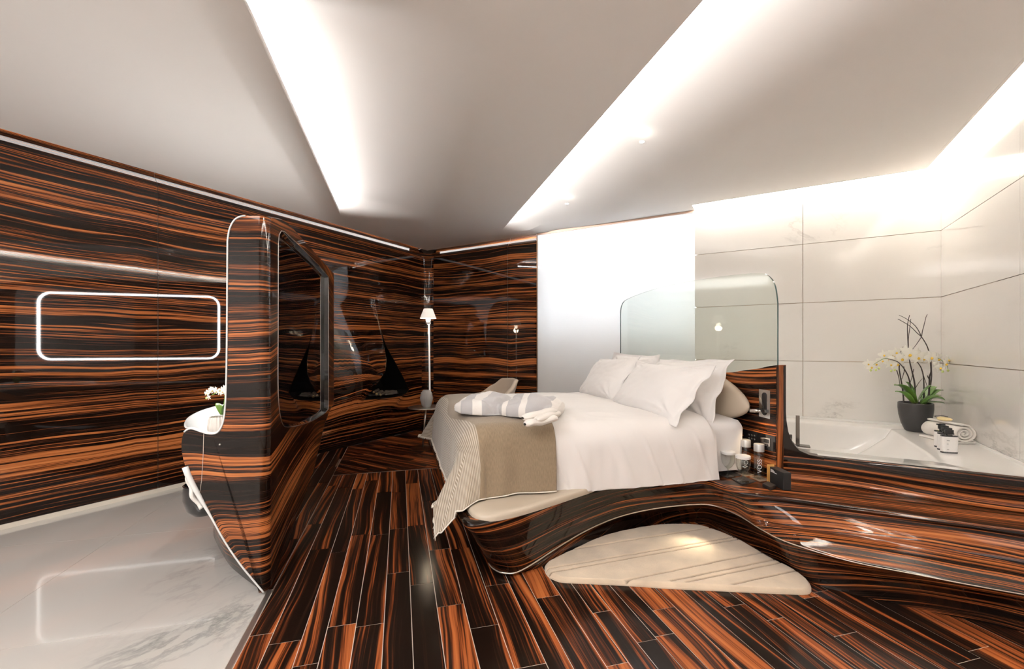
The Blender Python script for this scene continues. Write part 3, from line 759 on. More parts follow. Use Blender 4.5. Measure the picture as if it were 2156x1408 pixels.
lo = bpy.data.objects.new('reading_lamp_light', lg); C.objects.link(lo); lo.location = DN(HD - .10, ah.dot(NV) - .02, .84); lo.rotation_euler = (DN(.35, -.1, -1)).to_track_quat('-Z', 'Y').to_euler()
cp = thing('control_panel', 'black glossy control panel with round buttons and thermostat on the headboard', 'panel', at(1600, 945, d=HD))
q = onh([(1568, 903), (1634, 918), (1634, 951), (1568, 934)], 0)
prism('panel_plate', q, HD - .010, HD + .001, M_GLOSSB, cp, f=fh)
for i in range(3):
    for j in range(2):
        c_ = at(1577 + i * 5.6, 915 + j * 7.6 + i * 1.2, d=HD - .010)
        tube('round_button', [c_, c_ - DN(.0015, 0)], .0085, plain('button_grey', (.05, .05, .052), .35), cp, seg=14)
q = onh([(1604, 919), (1624, 923), (1624, 940), (1604, 935)], 0)
prism('thermostat_frame', q, HD - .013, HD - .009, M_CHROME, cp, f=fh)
q = onh([(1611, 922.5), (1622, 925), (1622, 933), (1611, 930.5)], 0)
prism('display', q, HD - .0145, HD - .012, M_GLOSSB, cp, f=fh)
for k in range(4):
    q = onh([(1606.2 + k * 4.0, 932.6 + k * .8), (1608.6 + k * 4.0, 933.2 + k * .8), (1608.6 + k * 4, 936 + k * .8), (1606.2 + k * 4, 935.4 + k * .8)], 0)
    prism('key', q, HD - .0145, HD - .012, M_BLACK, cp, f=fh)

# ------------------------------------------------------------------ mattress, duvet, throw
D0, D1, N0, N1, ZT = .36, 2.42, 2.50, 4.38, .79
def crown(d, n): return .035 * (1 - ((n - 3.44) / .94) ** 4) * sm(.3, .7, d)
def drape(a, b, r, off, flare_=.03, corner=0, d0=D0, n0=N0, d1=D1, n1=N1, zt=ZT):
    ia, ib = max(d0 + r, a), min(max(n0 + r, b), n1 - r); ia = min(ia, d1 - r)
    ea, eb = a - ia, b - ib; e = math.hypot(ea, eb)
    z = zt + off + crown(ia, ib)
    if e < 1e-9: return DN(ia, ib, z), 0.0
    R_ = r + off; L = R_ * pi / 2
    if e < L: out, drop = R_ * math.sin(e / R_), R_ * (1 - math.cos(e / R_))
    else:
        ck = corner * min(1, 2.2 * min(abs(ea), abs(eb)) / e)
        out, drop = R_ + (flare_ + ck) * (e - L), R_ + (e - L) * (.998 - .35 * ck)
    return DN(ia + ea / e * out, ib + eb / e * out, z - drop), drop
def nz(x, y, z=0.0): return NZ.noise(Vector((x, y, z)))
# mattress: rounded box
mt = thing('mattress', 'white sheeted mattress showing beside the near pillows at the head of the bed', 'mattress', DN(1.4, 3.44, RZ))
def matt(a, b):
    d_ = D0 + .03 + (D1 - D0 - .04) * a; n_ = (N0 + .025 - .30) + (N1 - N0 - .05 + .60) * b
    p, dr = drape(d_, n_, .07, -.03, 0, d0=D0 + .02, n0=N0 + .025, n1=N1 - .025)
    p.z = max(p.z, RZ + .004)
    return p
grid('fitted_sheet', matt, 40, 60, M_SHEET, mt)
mv = [DN(d_, n_, z_) for z_ in (RZ + .004, .75) for d_, n_ in ((D1 - .06, N0 + .05), (D1 - .05, N1 - .05))]
mesh('mattress_end', [DN(D1 - .03, N0 + .10, RZ + .004), DN(D1 - .03, N1 - .10, RZ + .004), DN(D1 - .03, N1 - .12, .74), DN(D1 - .03, N0 + .12, .74)], [[0, 1, 2, 3]], M_SHEET, mt, smooth=False)
def duv(a, b):
    d_ = D0 + .10 - .30 + (2.07 - D0 + .20) * a; bl = N0 + .13 - .52; bh = N1 - .13 + .50; n_ = bl + (bh - bl) * b
    # the turned end of the duvet bows towards the head on the near side
    if a > .5: d_ += (a - .5) * 2 * (.04 * nz(n_ * 2.2, 5) - .10 * sm(3.2, 4.3, n_) + .02)
    p, dr = drape(d_, n_, .13, .015, .0)
    side = sm(.04, .2, dr)
    o_ = (.014 * nz(d_ * 4.5, 1.7, p.z * 1.5) + .005 * nz(d_ * 13, 3.1, p.z * 3)) * side
    o_ += .006 * max(0, 1 - abs(nz(d_ * 5 + p.z * 2, 8.8)) * 9) * side
    near = -1 if n_ < 3.4 else 1
    p += DN(0, near) * (o_ + .012 * side)
    tp = 1 - side
    p.z += tp * (.010 * nz(d_ * 2.6, n_ * 2.6, 2) + .0035 * nz(d_ * 8, n_ * 8, 3) + .003 * max(0, 1 - abs(nz(d_ * 3 + n_, n_ * 3 - d_, 6)) * 10))
    p.z -= .030 * sm(.985, 1, a)
    p.z = max(p.z, RZ + .006 + .004 * abs(nz(d_ * 9, 4)))
    return p
duvet = grid('duvet', duv, 190, 210, M_DUVET, org=DN(1.2, 3.44, RZ))
tag(duvet, 'smooth white cotton duvet spread over the bed', 'duvet')
# throw: flat rectangle draped over the foot
tw = thing('throw_blanket', 'beige woven throw with a ribbed fringed end draped over the foot of the bed', 'blanket', DN(.5, 3.4, RZ))
def throwmat():
    m, nt, b = newmat('beige_throw')
    uvn = nt.nodes.new('ShaderNodeUVMap'); sp = nt.nodes.new('ShaderNodeSeparateXYZ'); nt.links.new(uvn.outputs[0], sp.inputs[0])
    nzn = nt.nodes.new('ShaderNodeTexNoise'); nzn.inputs['Scale'].default_value = 1; nzn.inputs['Detail'].default_value = 3
    cb = nt.nodes.new('ShaderNodeCombineXYZ'); nt.links.new(math_node(nt, 'MULTIPLY', sp.outputs[0], 220), cb.inputs[0]); nt.links.new(math_node(nt, 'MULTIPLY', sp.outputs[1], 40), cb.inputs[1])
    nt.links.new(cb.outputs[0], nzn.inputs['Vector'])
    c1 = nt.nodes.new('ShaderNodeMix'); c1.data_type = 'RGBA'; c1.inputs[6].default_value = (.15, .105, .062, 1); c1.inputs[7].default_value = (.32, .24, .155, 1)
    nt.links.new(nzn.outputs[0], c1.inputs[0])
    w1 = math_node(nt, 'SINE', math_node(nt, 'MULTIPLY', sp.outputs[0], 2 * pi / .0145))
    st_ = nt.nodes.new('ShaderNodeMapRange'); st_.inputs[1].default_value = -.2; st_.inputs[2].default_value = .5; nt.links.new(w1, st_.inputs[0])
    c2 = nt.nodes.new('ShaderNodeMix'); c2.data_type = 'RGBA'; c2.inputs[6].default_value = (.30, .24, .175, 1); c2.inputs[7].default_value = (.54, .47, .39, 1)
    nt.links.new(st_.outputs[0], c2.inputs[0])
    # border of the ribbed end bows along the width
    bd = math_node(nt, 'ADD', math_node(nt, 'MULTIPLY', math_node(nt, 'SINE', math_node(nt, 'MULTIPLY', sp.outputs[1], 4.2)), .05), .42)
    ms = nt.nodes.new('ShaderNodeMapRange'); ms.inputs[1].default_value = -.003; ms.inputs[2].default_value = .003
    nt.links.new(math_node(nt, 'SUBTRACT', bd, sp.outputs[0]), ms.inputs[0])
    c3 = nt.nodes.new('ShaderNodeMix'); c3.data_type = 'RGBA'; nt.links.new(ms.outputs[0], c3.inputs[0]); nt.links.new(c1.outputs[2], c3.inputs[6]); nt.links.new(c2.outputs[2], c3.inputs[7])
    nt.links.new(c3.outputs[2], b.inputs['Base Color']); b.inputs['Roughness'].default_value = .92; b.inputs['Sheen Weight'].default_value = .3
    bp = nt.nodes.new('ShaderNodeBump'); bp.inputs['Distance'].default_value = .003; bp.inputs['Strength'].default_value = .6
    nt.links.new(math_node(nt, 'ADD', math_node(nt, 'MULTIPLY', math_node(nt, 'MULTIPLY', w1, ms.outputs[0]), .6), math_node(nt, 'MULTIPLY', nzn.outputs[0], .35)), bp.inputs['Height'])
    nt.links.new(bp.outputs[0], b.inputs['Normal'])
    return m
M_THROW = throwmat()
TA, TB0, TB1 = D0 + .12 - .52, N0 + .12 - .475, N1 - .12 + .40
TAE = .905
def thr(a, b, off=.026):
    d_ = TA + (TAE - TA + .03 * math.sin(b * 5)) * a; n_ = TB0 + (TB1 - TB0) * b
    p, dr = drape(d_, n_, .12, off, .10, corner=.42)
    ea, eb = max(0, D0 + .12 - d_), max(0, N0 + .12 - n_)
    side = sm(.05, .25, dr)
    if eb > ea: p += DN(0, -1) * (.022 + .026 * nz(d_ * 8.5, 2.2, p.z * 1.3)) * side
    else: p += DN(-1, 0) * (.004 + .012 * nz(n_ * 5, 7.2, p.z)) * side
    p.z += (1 - side) * (.009 * nz(d_ * 3, n_ * 3, 2) + .003)
    if n_ > N1: p.z = max(p.z, RZ + .012)
    if p.z < RZ + .02 and (eb > ea * 1.4 or ea > eb * 1.6): p.z = RZ + .02
    return p
grid('woven_cloth', thr, 110, 190, M_THROW, tw, uv=lambda a, b: ((TAE - TA) * a, (TB1 - TB0) * b), solid=.006)
tube('hem', [thr(k / 60, 0, .026) for k in range(0, 61)], .0035, plain('cream_hem', (.78, .72, .64), .9), tw, seg=6)
M_CREAM = plain('cream_yarn', (.72, .65, .56), .95)
fv_, ff_ = [], []
for k in range(210):
    b = k / 209; p = thr(0, b); q = thr(.012, b); dirn = (p - q).normalized()
    t_ = p + Vector((0, 0, -.016)) + dirn * .006 + Vector((R.uniform(-.004, .004), R.uniform(-.004, .004), 0))
    v_, f_ = tube_vf([p, p.lerp(t_, .5), t_], .0026, 4, base=len(fv_)); fv_ += v_; ff_ += f_
fr = mesh('fringe', fv_, ff_, M_CREAM, tw); fr['kind'] = 'stuff'

# ------------------------------------------------------------------ pillows
def pillow(name, label, c, wdt, hgt, th, lean, yaw=0, roll=0, seed=0, group='white flanged pillows'):
    """width along the headboard, leaning back by 'lean' from upright"""
    xa = Matrix.Rotation(yaw, 3, 'Z') @ NV; nm = Matrix.Rotation(yaw, 3, 'Z') @ (-DV)
    up = Vector((0, 0, 1)) * math.cos(lean) + (-nm) * math.sin(lean); fr_ = nm * math.cos(lean) + Vector((0, 0, 1)) * math.sin(lean)
    rm = Matrix.Rotation(roll, 3, fr_); xa = rm @ xa; up = rm @ up
    def half(sg):
        def f(a, b):
            u, v = a * 2 - 1, b * 2 - 1; k = .88
            iu, iv = min(1, abs(u) / k), min(1, abs(v) / k)
            T = th * (max(0, (1 - iu ** 3.2) * (1 - iv ** 3.2)) ** .55)
            pin = 1 - .05 * (1 - v * v) * abs(u) ** 3 ; pin2 = 1 - .07 * (1 - u * u) * abs(v) ** 3
            x, y = wdt / 2 * u * pin, hgt / 2 * v * pin2
            w_ = .0
            for s1 in (-1, 1):
                for s2 in (-1, 1):
                    dx, dy = u - s1 * k, v - s2 * k; r_ = math.hypot(dx, dy); an = math.atan2(dy, dx)
                    w_ += .014 * math.exp(-(r_ / .45) ** 2) * math.sin(an * 15 + seed + s1 * 2 + nz(u * 2, v * 2, seed) * 4) * min(1, r_ / .15)
            wr = w_ + .010 * nz(u * 2.2 + seed, v * 2.2, 1) + .004 * nz(u * 7 + seed, v * 7, 2)
            wav = .016 * nz(u * 3.5 + seed * 3, v * 3.5, 9) + .020 * math.sin((u + v) * 7 + seed) * (1 if max(abs(u), abs(v)) > .86 else 0) * .6
            edge = sm(.84, 1, max(abs(u), abs(v)))
            dz = sg * (T + .0022) + (wr * min(1, T / .04) if sg > 0 else 0) + wav * edge
            y -= .05 * hgt * (1 - (v + 1) / 2) * 0
            return Vector(c) + xa * x + up * y + fr_ * dz
        return f
    nu, nv = 64, 48; W = nu + 1
    va = [half(1)(i / nu, j / nv) for j in range(nv + 1) for i in range(W)]; vb = [half(-1)(i / nu, j / nv) for j in range(nv + 1) for i in range(W)]
    M_ = len(va); fs = []
    for j in range(nv):
        for i in range(nu):
            q = [j * W + i, j * W + i + 1, (j + 1) * W + i + 1, (j + 1) * W + i]
            fs.append(q); fs.append([x + M_ for x in q][::-1])
    bd = [i for i in range(nu)] + [j * W + nu for j in range(nv)] + [nv * W + i for i in range(nu, 0, -1)] + [j * W for j in range(nv, 0, -1)]
    for a_, b_ in zip(bd, bd[1:] + bd[:1]): fs.append([b_, a_, a_ + M_, b_ + M_])
    o = mesh(name, va + vb, fs, M_SHEET, org=Vector(c) - up * hgt * .45)
    tag(o, label, 'pillow', group)
    return o
pillow('pillow', 'white flanged pillow at the far back against the headboard', DN(2.22, 3.88, .985), .90, .52, .085, .30, seed=1.3, roll=-.02)
pillow('pillow', 'white flanged pillow at the near back, its wavy edge nearest the reading light', DN(2.20, 3.03, .965), .90, .52, .09, .40, yaw=.03, seed=4.1, roll=.03)
pillow('pillow', 'white flanged pillow leaning in front on the far side, towards the frosted glass', DN(1.93, 3.80, .99), .84, .50, .095, .62, yaw=-.05, seed=2.2, roll=.06)
pillow('pillow', 'white flanged pillow leaning in front on the near side, nearest the viewer', DN(1.90, 2.93, .97), .90, .52, .105, .70, yaw=.06, seed=6.4, roll=.0)

# ------------------------------------------------------------------ folded bathrobe
def robemat():
    m, nt, b = newmat('striped_towelling')
    uvn = nt.nodes.new('ShaderNodeUVMap'); sp = nt.nodes.new('ShaderNodeSeparateXYZ'); nt.links.new(uvn.outputs[0], sp.inputs[0])
    cr = nt.nodes.new('ShaderNodeValToRGB'); cr.color_ramp.interpolation = 'CONSTANT'; el = cr.color_ramp.elements
    wh, gy = (.80, .76, .72, 1), (.47, .455, .46, 1)
    seq = [(0, wh), (.09, gy), (.22, wh), (.33, gy), (.50, wh), (.54, gy), (.66, wh), (.725, gy), (.93, wh)]
    el[0].position, el[0].color = seq[0]; el[1].position, el[1].color = seq[-1]
    for p_, c_ in seq[1:-1]: x = el.new(p_); x.color = c_
    nt.links.new(sp.outputs[0], cr.inputs[0]); nt.links.new(cr.outputs[0], b.inputs['Base Color'])
    b.inputs['Roughness'].default_value = .95; b.inputs['Sheen Weight'].default_value = .3
    n = nt.nodes.new('ShaderNodeTexNoise'); n.inputs['Scale'].default_value = 260; tc = nt.nodes.new('ShaderNodeTexCoord'); nt.links.new(tc.outputs['Object'], n.inputs['Vector'])
    bp = nt.nodes.new('ShaderNodeBump'); bp.inputs['Strength'].default_value = .5; bp.inputs['Distance'].default_value = .003; nt.links.new(n.outputs[0], bp.inputs['Height']); nt.links.new(bp.outputs[0], b.inputs['Normal'])
    return m
rb = thing('bathrobe', 'folded white and grey striped bathrobe lying on the beige throw', 'bathrobe', A(1060, 880, .83))
L0, L1 = at(938, 872, z=.845), at(1172, 884, z=.845)
la = (L1 - L0); la.z = 0; Lr = la.length; la.normalize(); lb = Vector((-la.y, la.x, 0))
def robe_surf(a, b):
    x = a; an = b * 2 * pi
    w_ = interp([(0, .05), (.05, .12), (.15, .17), (.35, .20), (.48, .165), (.6, .20), (.8, .23), (.93, .21), (1, .12)], x)
    h_ = interp([(0, .02), (.05, .045), (.15, .07), (.30, .092), (.44, .080), (.50, .066), (.60, .082), (.75, .092), (.9, .08), (1, .04)], x)
    cc, ss = math.cos(an), math.sin(an)
    X_ = Lr * (.01 + .98 * x); Y_ = .165 + .05 * x + w_ * math.copysign(abs(cc) ** .8, cc); Z_ = h_ * math.copysign(abs(ss) ** .75, ss)
    if ss > -.3:
        f_ = nz(X_ * 5 + Y_ * 4, Y_ * 7, 1) * .018 + nz(X_ * 14, Y_ * 10, 2) * .007
        f_ += .013 * math.exp(-(((X_ / Lr - .5 - .25 * (Y_ - .16))) / .03) ** 2) * -1.4
        f_ -= .010 * max(0, 1 - abs(nz(X_ * 3 + 2, Y_ * 6, 5)) * 12)
        Z_ += f_ * max(0, ss + .3); Y_ += f_ * .8 * cc
    Z_ = max(Z_, -.035)
    p = L0 + la * X_ + lb * Y_; p.z = .885 + Z_ * 1.0
    return p
vs, uv = [], []
nu_, nv_ = 130, 72
for i in range(nu_ + 1):
    for k in range(nv_):
        a = i / nu_; b = k / nv_; vs.append(robe_surf(a, b)); cc = math.cos(b * 2 * pi); uv.append((a + .03 * nz(a * 3, cc * 2) + .02 * cc, b))
mesh('folded_body', vs, [[i * nv_ + k, i * nv_ + (k + 1) % nv_, (i + 1) * nv_ + (k + 1) % nv_, (i + 1) * nv_ + k] for i in range(nu_) for k in range(nv_)] + [[k for k in range(nv_)][::-1], [nu_ * nv_ + k for k in range(nv_)]], robemat(), rb, uvs=uv)
def fold_roll(name, p0, p1, r, sd):
    def f(a, b):
        an = 2 * pi * b; p = p0.lerp(p1, a); rr = r * (.35 + .65 * min(1, min(a, 1 - a) / .12) ** .5) * (1 + .10 * nz(a * 3 + sd, b * 2, sd))
        ax_ = (p1 - p0).normalized(); s_ = ax_.cross(Vector((0, 0, 1))).normalized()
        return p + s_ * rr * 1.3 * math.cos(an) + Vector((0, 0, 1)) * rr * .8 * math.sin(an) + Vector((0, 0, .008 * nz(a * 3, sd)))
    grid(name, f, 30, 16, plain('white_towelling', (.80, .76, .71), .95, sheen=.3, bump=(260, .5)), rb, closeu=False, closev=False)
zb = .845
fold_roll('collar_fold', at(1105, 893, z=.86), at(1172, 880, z=.87), .026, 1)
fold_roll('collar_fold', at(1128, 884, z=.88), at(1176, 868, z=.89), .024, 2)
fold_roll('sleeve_fold', at(1100, 880, z=.89), at(1170, 862, z=.91), .026, 3)

# ------------------------------------------------------------------ rug
rug_px = [(90, 640), (97, 668), (120, 695), (160, 716), (220, 732), (400, 741), (700, 756), (1000, 776), (1300, 790), (1600, 804), (1850, 814), (1935, 816), (1972, 806), (1982, 782), (1972, 750), (1940, 718), (1850, 655), (1700, 582), (1500, 466), (1350, 400), (1260, 368), (1180, 348), (1050, 341), (900, 346), (700, 375), (500, 425), (300, 512), (140, 592), (100, 616)]
cr_ = lambda x, y: at(1120 + x / 3.369, 1000 + y / 3.369, z=.026)
bo = [p.xy for p in catmull([cr_(x, y) for x, y in rug_px], 18, closed=True)]
rc = Vector((sum(p.x for p in bo) / len(bo), sum(p.y for p in bo) / len(bo)))
gr = [((90, 670), (1440, 440)), ((110, 697), (1480, 453)), ((690, 745), (1645, 548)), ((1000, 748), (1735, 598)), ((1110, 758), (1775, 620)), ((1430, 775), (1885, 678)), ((250, 535), (1285, 372))]
gr = [(cr_(*a).xy, cr_(*b).xy) for a, b in gr]
def gdist(p):
    best = 9
    for a, b in gr:
        ab = b - a; t = max(-.02, min(1.02, (p - a).dot(ab) / ab.length_squared)); best = min(best, (p - (a + ab * t)).length)
    return best
N3 = len(bo); RR = [0.0005] + [(.0 + k / 150) for k in range(1, 146)] + [.975, .983, .99, .996, 1.0, 1.0]
vs = []; colr = []
for r_i, r in enumerate(RR):
    for i in range(N3):
        p = rc + (bo[i] - rc) * r; dist = (1 - r) * (bo[i] - rc).length
        g_ = gdist(p) if r < .999 else 9; gv = math.exp(-(g_ / .0048) ** 2)
        z = .004 + .026 * sm(-.004, .022, dist) ** .6 - .013 * gv + .0016 * nz(p.x * 160, p.y * 160) + .002 * nz(p.x * 14, p.y * 14)
        if r_i == len(RR) - 1: z = .001
        vs.append(Vector((p.x, p.y, z))); colr.append(gv)
rug = mesh('bedside_rug', vs, [[r * N3 + i, r * N3 + (i + 1) % N3, (r + 1) * N3 + (i + 1) % N3, (r + 1) * N3 + i] for r in range(len(RR) - 1) for i in range(N3)], None, mats=[plain('cream_pile', (.70, .565, .42), .97, sheen=.4, bump=(420, .5), var=.32)], uvs=[(c_, 0) for c_ in colr], org=(rc.x, rc.y, 0))
m = MATS['cream_pile']; nt = m.node_tree; b = nt.nodes['Principled BSDF']; uvn = nt.nodes.new('ShaderNodeUVMap'); sp = nt.nodes.new('ShaderNodeSeparateXYZ'); nt.links.new(uvn.outputs[0], sp.inputs[0])
old = b.inputs['Base Color'].links[0].from_socket; mx = nt.nodes.new('ShaderNodeMix'); mx.data_type = 'RGBA'; mx.inputs[7].default_value = (.16, .105, .065, 1)
nt.links.new(sp.outputs[0], mx.inputs[0]); nt.links.new(old, mx.inputs[6]); nt.links.new(mx.outputs[2], b.inputs['Base Color'])
tag(rug, 'cream pointed rug with dark incised lines on the floor beside the bed', 'rug')
# under-shelf lamp that lights the inner end of the rug
ul = bpy.data.lights.new('step_light', 'SPOT'); ul.energy = 1.3; ul.color = (1, .86, .62); ul.spot_size = 2.2; ul.spot_blend = .9; ul.shadow_soft_size = .02
uo = bpy.data.objects.new('step_light', ul); C.objects.link(uo); pz = at(1475, 1098, z=.16); uo.location = (pz.x - .02, pz.y - .0, .17); uo.rotation_euler = Vector((-.15, -.6, -1)).to_track_quat('-Z', 'Y').to_euler()

# ------------------------------------------------------------------ divider unit with television and vanity
dv = thing('divider_unit', 'tall boat-shaped glossy wood divider with a dark television recess and a white vanity', 'divider', DN(-.80, 2.7, 0))
DR, NF, NBK, ZTOP = -.67, 2.51, 4.82, 2.065
def zb(n): return interp([(2.51, .012), (2.83, .075), (3.21, .165), (3.7, .30), (4.0, .45), (4.27, .60), (4.6, .68), (4.82, .71)], n)
# outline of the front end in (d, z); right edge is DR
hull = [(-.69, .012), (-.73, .07), (-.80, .175), (-.87, .30), (-.93, .43), (-.985, .545), (-1.035, .66), (-1.06, .76), (-1.062, .83), (-1.05, .872), (-1.02, .888),
        (-.98, .872), (-.94, .858), (-.905, .862), (-.882, .90), (-.870, .97), (-.864, 1.10), (-.860, 1.40), (-.858, 1.80), (-.856, 1.86), (-.846, 1.915), (-.826, 1.955), (-.80, 1.974), (-.775, 1.980)]
hull_c = [(p.x, p.y) for p in catmull([Vector((a, b, 0)) for a, b in hull], 3)]
RC = .045
frontcap = hull_c + [(DR - RC, 1.985)] + [(DR - RC, .014)]
cv = [DN(d, NF, z) for d, z in frontcap]
mesh('front_face', cv, [list(range(len(cv)))], M_UNIT, dv, smooth=False, uvs=lambda p, n_: (1 + (DR - RC - p.dot(DV)), p.z - .5 * (p.dot(DV) - DR + RC) ** 2 - .10 * (p.dot(DV) - DR + RC)))
# rounded vertical edge: sweep of the front-right corner, then the right face ring around the television
def fr_strip():
    vs = []; uv = []; S = 8; zs = [.014 + (1.985 - .014) * k / 40 for k in range(41)]
    for k, z in enumerate(zs):
        for i in range(S + 1):
            th = pi / 2 * i / S; d_ = DR - RC + RC * math.sin(th); n_ = NF + RC - RC * math.cos(th)
            top = sm(1.5, 1.99, z) ** 3
            vs.append(DN(d_, n_, z)); uv.append((1 - RC * 1.57 * i / S, z))
    return vs, [[k * 9 + i, k * 9 + i + 1, (k + 1) * 9 + i + 1, (k + 1) * 9 + i] for k in range(40) for i in range(8)], uv
a_, b_, c_ = fr_strip(); mesh('rounded_edge', a_, b_, M_UNIT, dv, uvs=c_)
def zt(n): return 1.985 + (ZTOP - 1.985) * (sm(2.40, 2.95, n) - sm(2.40, 2.95, 2.51)) / (1 - sm(2.40, 2.95, 2.51)) if n > 2.51 else 1.985
outer = [(2.555, .014)] + [(n_, zb(n_)) for n_ in [2.6 + .11 * k for k in range(20)]] + [(NBK, zb(NBK))] + [(NBK, ZTOP)] + [(n_, zt(n_)) for n_ in (4.4, 4.0, 3.4, 3.0, 2.85, 2.75, 2.65)] + [(2.555, zt(2.555))]
inner = [(2.70, 1.90), (2.693, 1.4), (2.69, 1.15), (2.70, 1.0), (2.74, .90), (2.80, .84), (2.90, .808), (3.2, .765), (3.6, .722), (4.0, .700), (4.3, .690), (4.46, .70), (4.47, .78), (4.47, 1.3), (4.47, 1.975), (4.0, 1.995), (3.2, 1.995), (2.84, 1.99), (2.76, 1.975), (2.715, 1.94)]
inner_c = [(p.x, p.y) for p in catmull([Vector((a, b, 0)) for a, b in inner[:12]], 4)] + inner[12:]
angs = sorted([math.atan2(z - 1.35, n_ - 3.4) for n_, z in inner_c] + [math.atan2(z - 1.35, n_ - 3.4) for n_, z in outer])
A_ = [angs[0]]
for x in angs[1:]:
    if x - A_[-1] > 1e-4: A_.append(x)
ins = [raypoly((3.4, 1.35), a, inner_c) for a in A_]; ous = [raypoly((3.4, 1.35), a, outer) for a in A_]; NA = len(A_)
vs = [DN(DR, n_, z) for n_, z in ins] + [DN(DR, n_, z) for n_, z in ous]
mesh('television_surround', vs, [[i, (i + 1) % NA, NA + (i + 1) % NA, NA + i] for i in range(NA)], M_UNIT, dv, smooth=False, uvs=lambda p, n_: (1 - RC * 1.57 - (p.dot(NV) - 2.555), p.z + .14 * math.sin(-(p.dot(NV) - 2.555) * 1.3)))
vs = [DN(DR, n_, z) for n_, z in ins] + [DN(DR - .05, 3.45 + (n_ - 3.45) * .975, 1.4 + (z - 1.4) * .97) for n_, z in ins]
mesh('recess_lining', vs, [[i, (i + 1) % NA, NA + (i + 1) % NA, NA + i] for i in range(NA)], M_GLOSSB, dv, smooth=False)
mesh('television_screen', [DN(DR - .035, 3.45 + (n_ - 3.45) * .985, 1.4 + (z - 1.4) * .98) for n_, z in ins], [list(range(NA))], plain('screen_black', (.004, .004, .006), .03, coat=1, coat_rough=.0), dv, smooth=False, label='dark glossy television screen')
tube('recess_edge', [DN(DR + .001, n_, z) for n_, z in ins], .0022, M_STEEL, dv, seg=5, closed=True)
# back of the shell, top, left wall, vanity hull
def secs(n):
    """left/top outline at station n, from bottom to the top right corner"""
    k = sm(NF, 3.1, n); e = 1 - .55 * sm(4.2, NBK, n); out = []
    for d, z in hull_c:
        if z < .9 and d < -.70:
            base = -.68; dd = base + (d - base) * (1 + .42 * k) * e; zz = max(z, zb(n) * (1 - .0)) if z < .6 else z
            zz = max(z, min(.86, zb(n)))
            out.append((dd, zz))
        elif z < .1: out.append((d, max(z, zb(n))))
        else: out.append((d, z + (zt(n) - 1.985) * sm(1.7, 1.95, z)))
    rk = sm(2.53, 2.7, n); out.append((DR - RC, zt(n) + .010 * rk)); out.append((DR - RC * .3, zt(n) + .006 * rk)); out.append((DR if n > 2.54 else DR - RC + RC * max(0, (n - NF) / .04) ** .5, zt(n)))
    return out
stn_ = [NF, NF + .02, NF + .05, 2.62, 2.7, 2.8, 2.95, 3.1, 3.3, 3.5, 3.7, 3.9, 4.1, 4.3, 4.5, 4.65, 4.76, NBK]
S_ = [secs(n) for n in stn_]; KK = len(S_[0]); wi = next(i for i, p in enumerate(hull_c) if p[1] > .86 and p[0] < -1.0)
wj = next(i for i, p in enumerate(hull_c) if i > wi + 3 and p[1] > .93)
wt = next(i for i, p in enumerate(hull_c) if p[1] > 1.80)
def loft(name, i0, i1, mat, **k):
    vs = []; uv = []
    for a, n_ in zip(S_, stn_):
        l = 0
        for j in range(i0, i1 + 1):
            if j > i0: l += math.hypot(a[j][0] - a[j - 1][0], a[j][1] - a[j - 1][1])
            vs.append(DN(a[j][0], n_, a[j][1])); uv.append((n_ + 1, l))
    W = i1 - i0 + 1
    return mesh(name, vs, [[i * W + j, (i + 1) * W + j, (i + 1) * W + j + 1, i * W + j + 1] for i in range(len(stn_) - 1) for j in range(W - 1)], mat, dv, uvs=uv, **k)
loft('lower_hull', 0, wi, M_UNIT); loft('top_cap', wt, KK - 1, M_UNIT); loft('side_panel', wj, wt, M_UNIT)
# underside and back end
vs = [DN(DR, n_, zb(n_) if n_ > 2.55 else .014) for n_ in stn_] + [DN(S_[i][0][0], n_, S_[i][0][1]) for i, n_ in enumerate(stn_)]
mesh('back_face', [DN(d, NBK, z) for d, z in S_[-1]] + [DN(DR, NBK, zb(NBK))], [list(range(KK + 1))], M_UNIT, dv, smooth=False, uvs=lambda p, n_: (p.dot(DV), p.z))
# white trim that follows the left edge of the front face, broad at the vanity skirt
edge = [DN(d - .001, NF - .002, z) for d, z in hull_c]
def er(a):
    i = a * (len(hull_c) - 1); d, z = hull_c[int(round(i))]
    return .0042 if not (.3 < z < .69 and d < -.86) else .0042 + .012 * sm(.3, .6, z)
tube('edge_trim', [p for p, (d, z) in zip(edge, hull_c) if z < .70], lambda a: .0045 + .010 * sm(.55, .95, a), M_CORIAN, dv, seg=8)
tube('edge_trim', [p for p, (d, z), i in zip(edge, hull_c, range(999)) if i >= wi + 1], .0045, M_CORIAN, dv, seg=8)
# vanity counter with its bowl
loop = [(-1.055, 2.535, .886), (-1.02, 2.512, .889), (-.98, 2.51, .873), (-.94, 2.51, .859), (-.905, 2.512, .863), (-.882, 2.52, .90), (-.876, 2.60, .92), (-.872, 2.8, .925), (-.872, 3.1, .925), (-.88, 3.35, .92), (-.95, 3.45, .912), (-1.07, 3.44, .908), (-1.16, 3.33, .905), (-1.185, 3.1, .905), (-1.17, 2.9, .903), (-1.135, 2.73, .90), (-1.09, 2.60, .893)]
lp = catmull([Vector(p) for p in loop], 4, closed=True); lc = Vector((-1.0, 2.95, .0)); vs = []; NL = len(lp)
prof_ = [(1.0, 0), (.985, .006), (.96, .004), (.93, -.006), (.90, -.03), (.85, -.065), (.75, -.095), (.6, -.112), (.4, -.12), (.2, -.122)]
for s_, dz in prof_:
    for p in lp:
        k = 1 - sm(.5, 1, s_); z = p.z * (1 - k) + .90 * k
        vs.append(DN(lc.x + (p.x - lc.x) * s_, lc.y + (p.y - lc.y) * s_, z + dz))
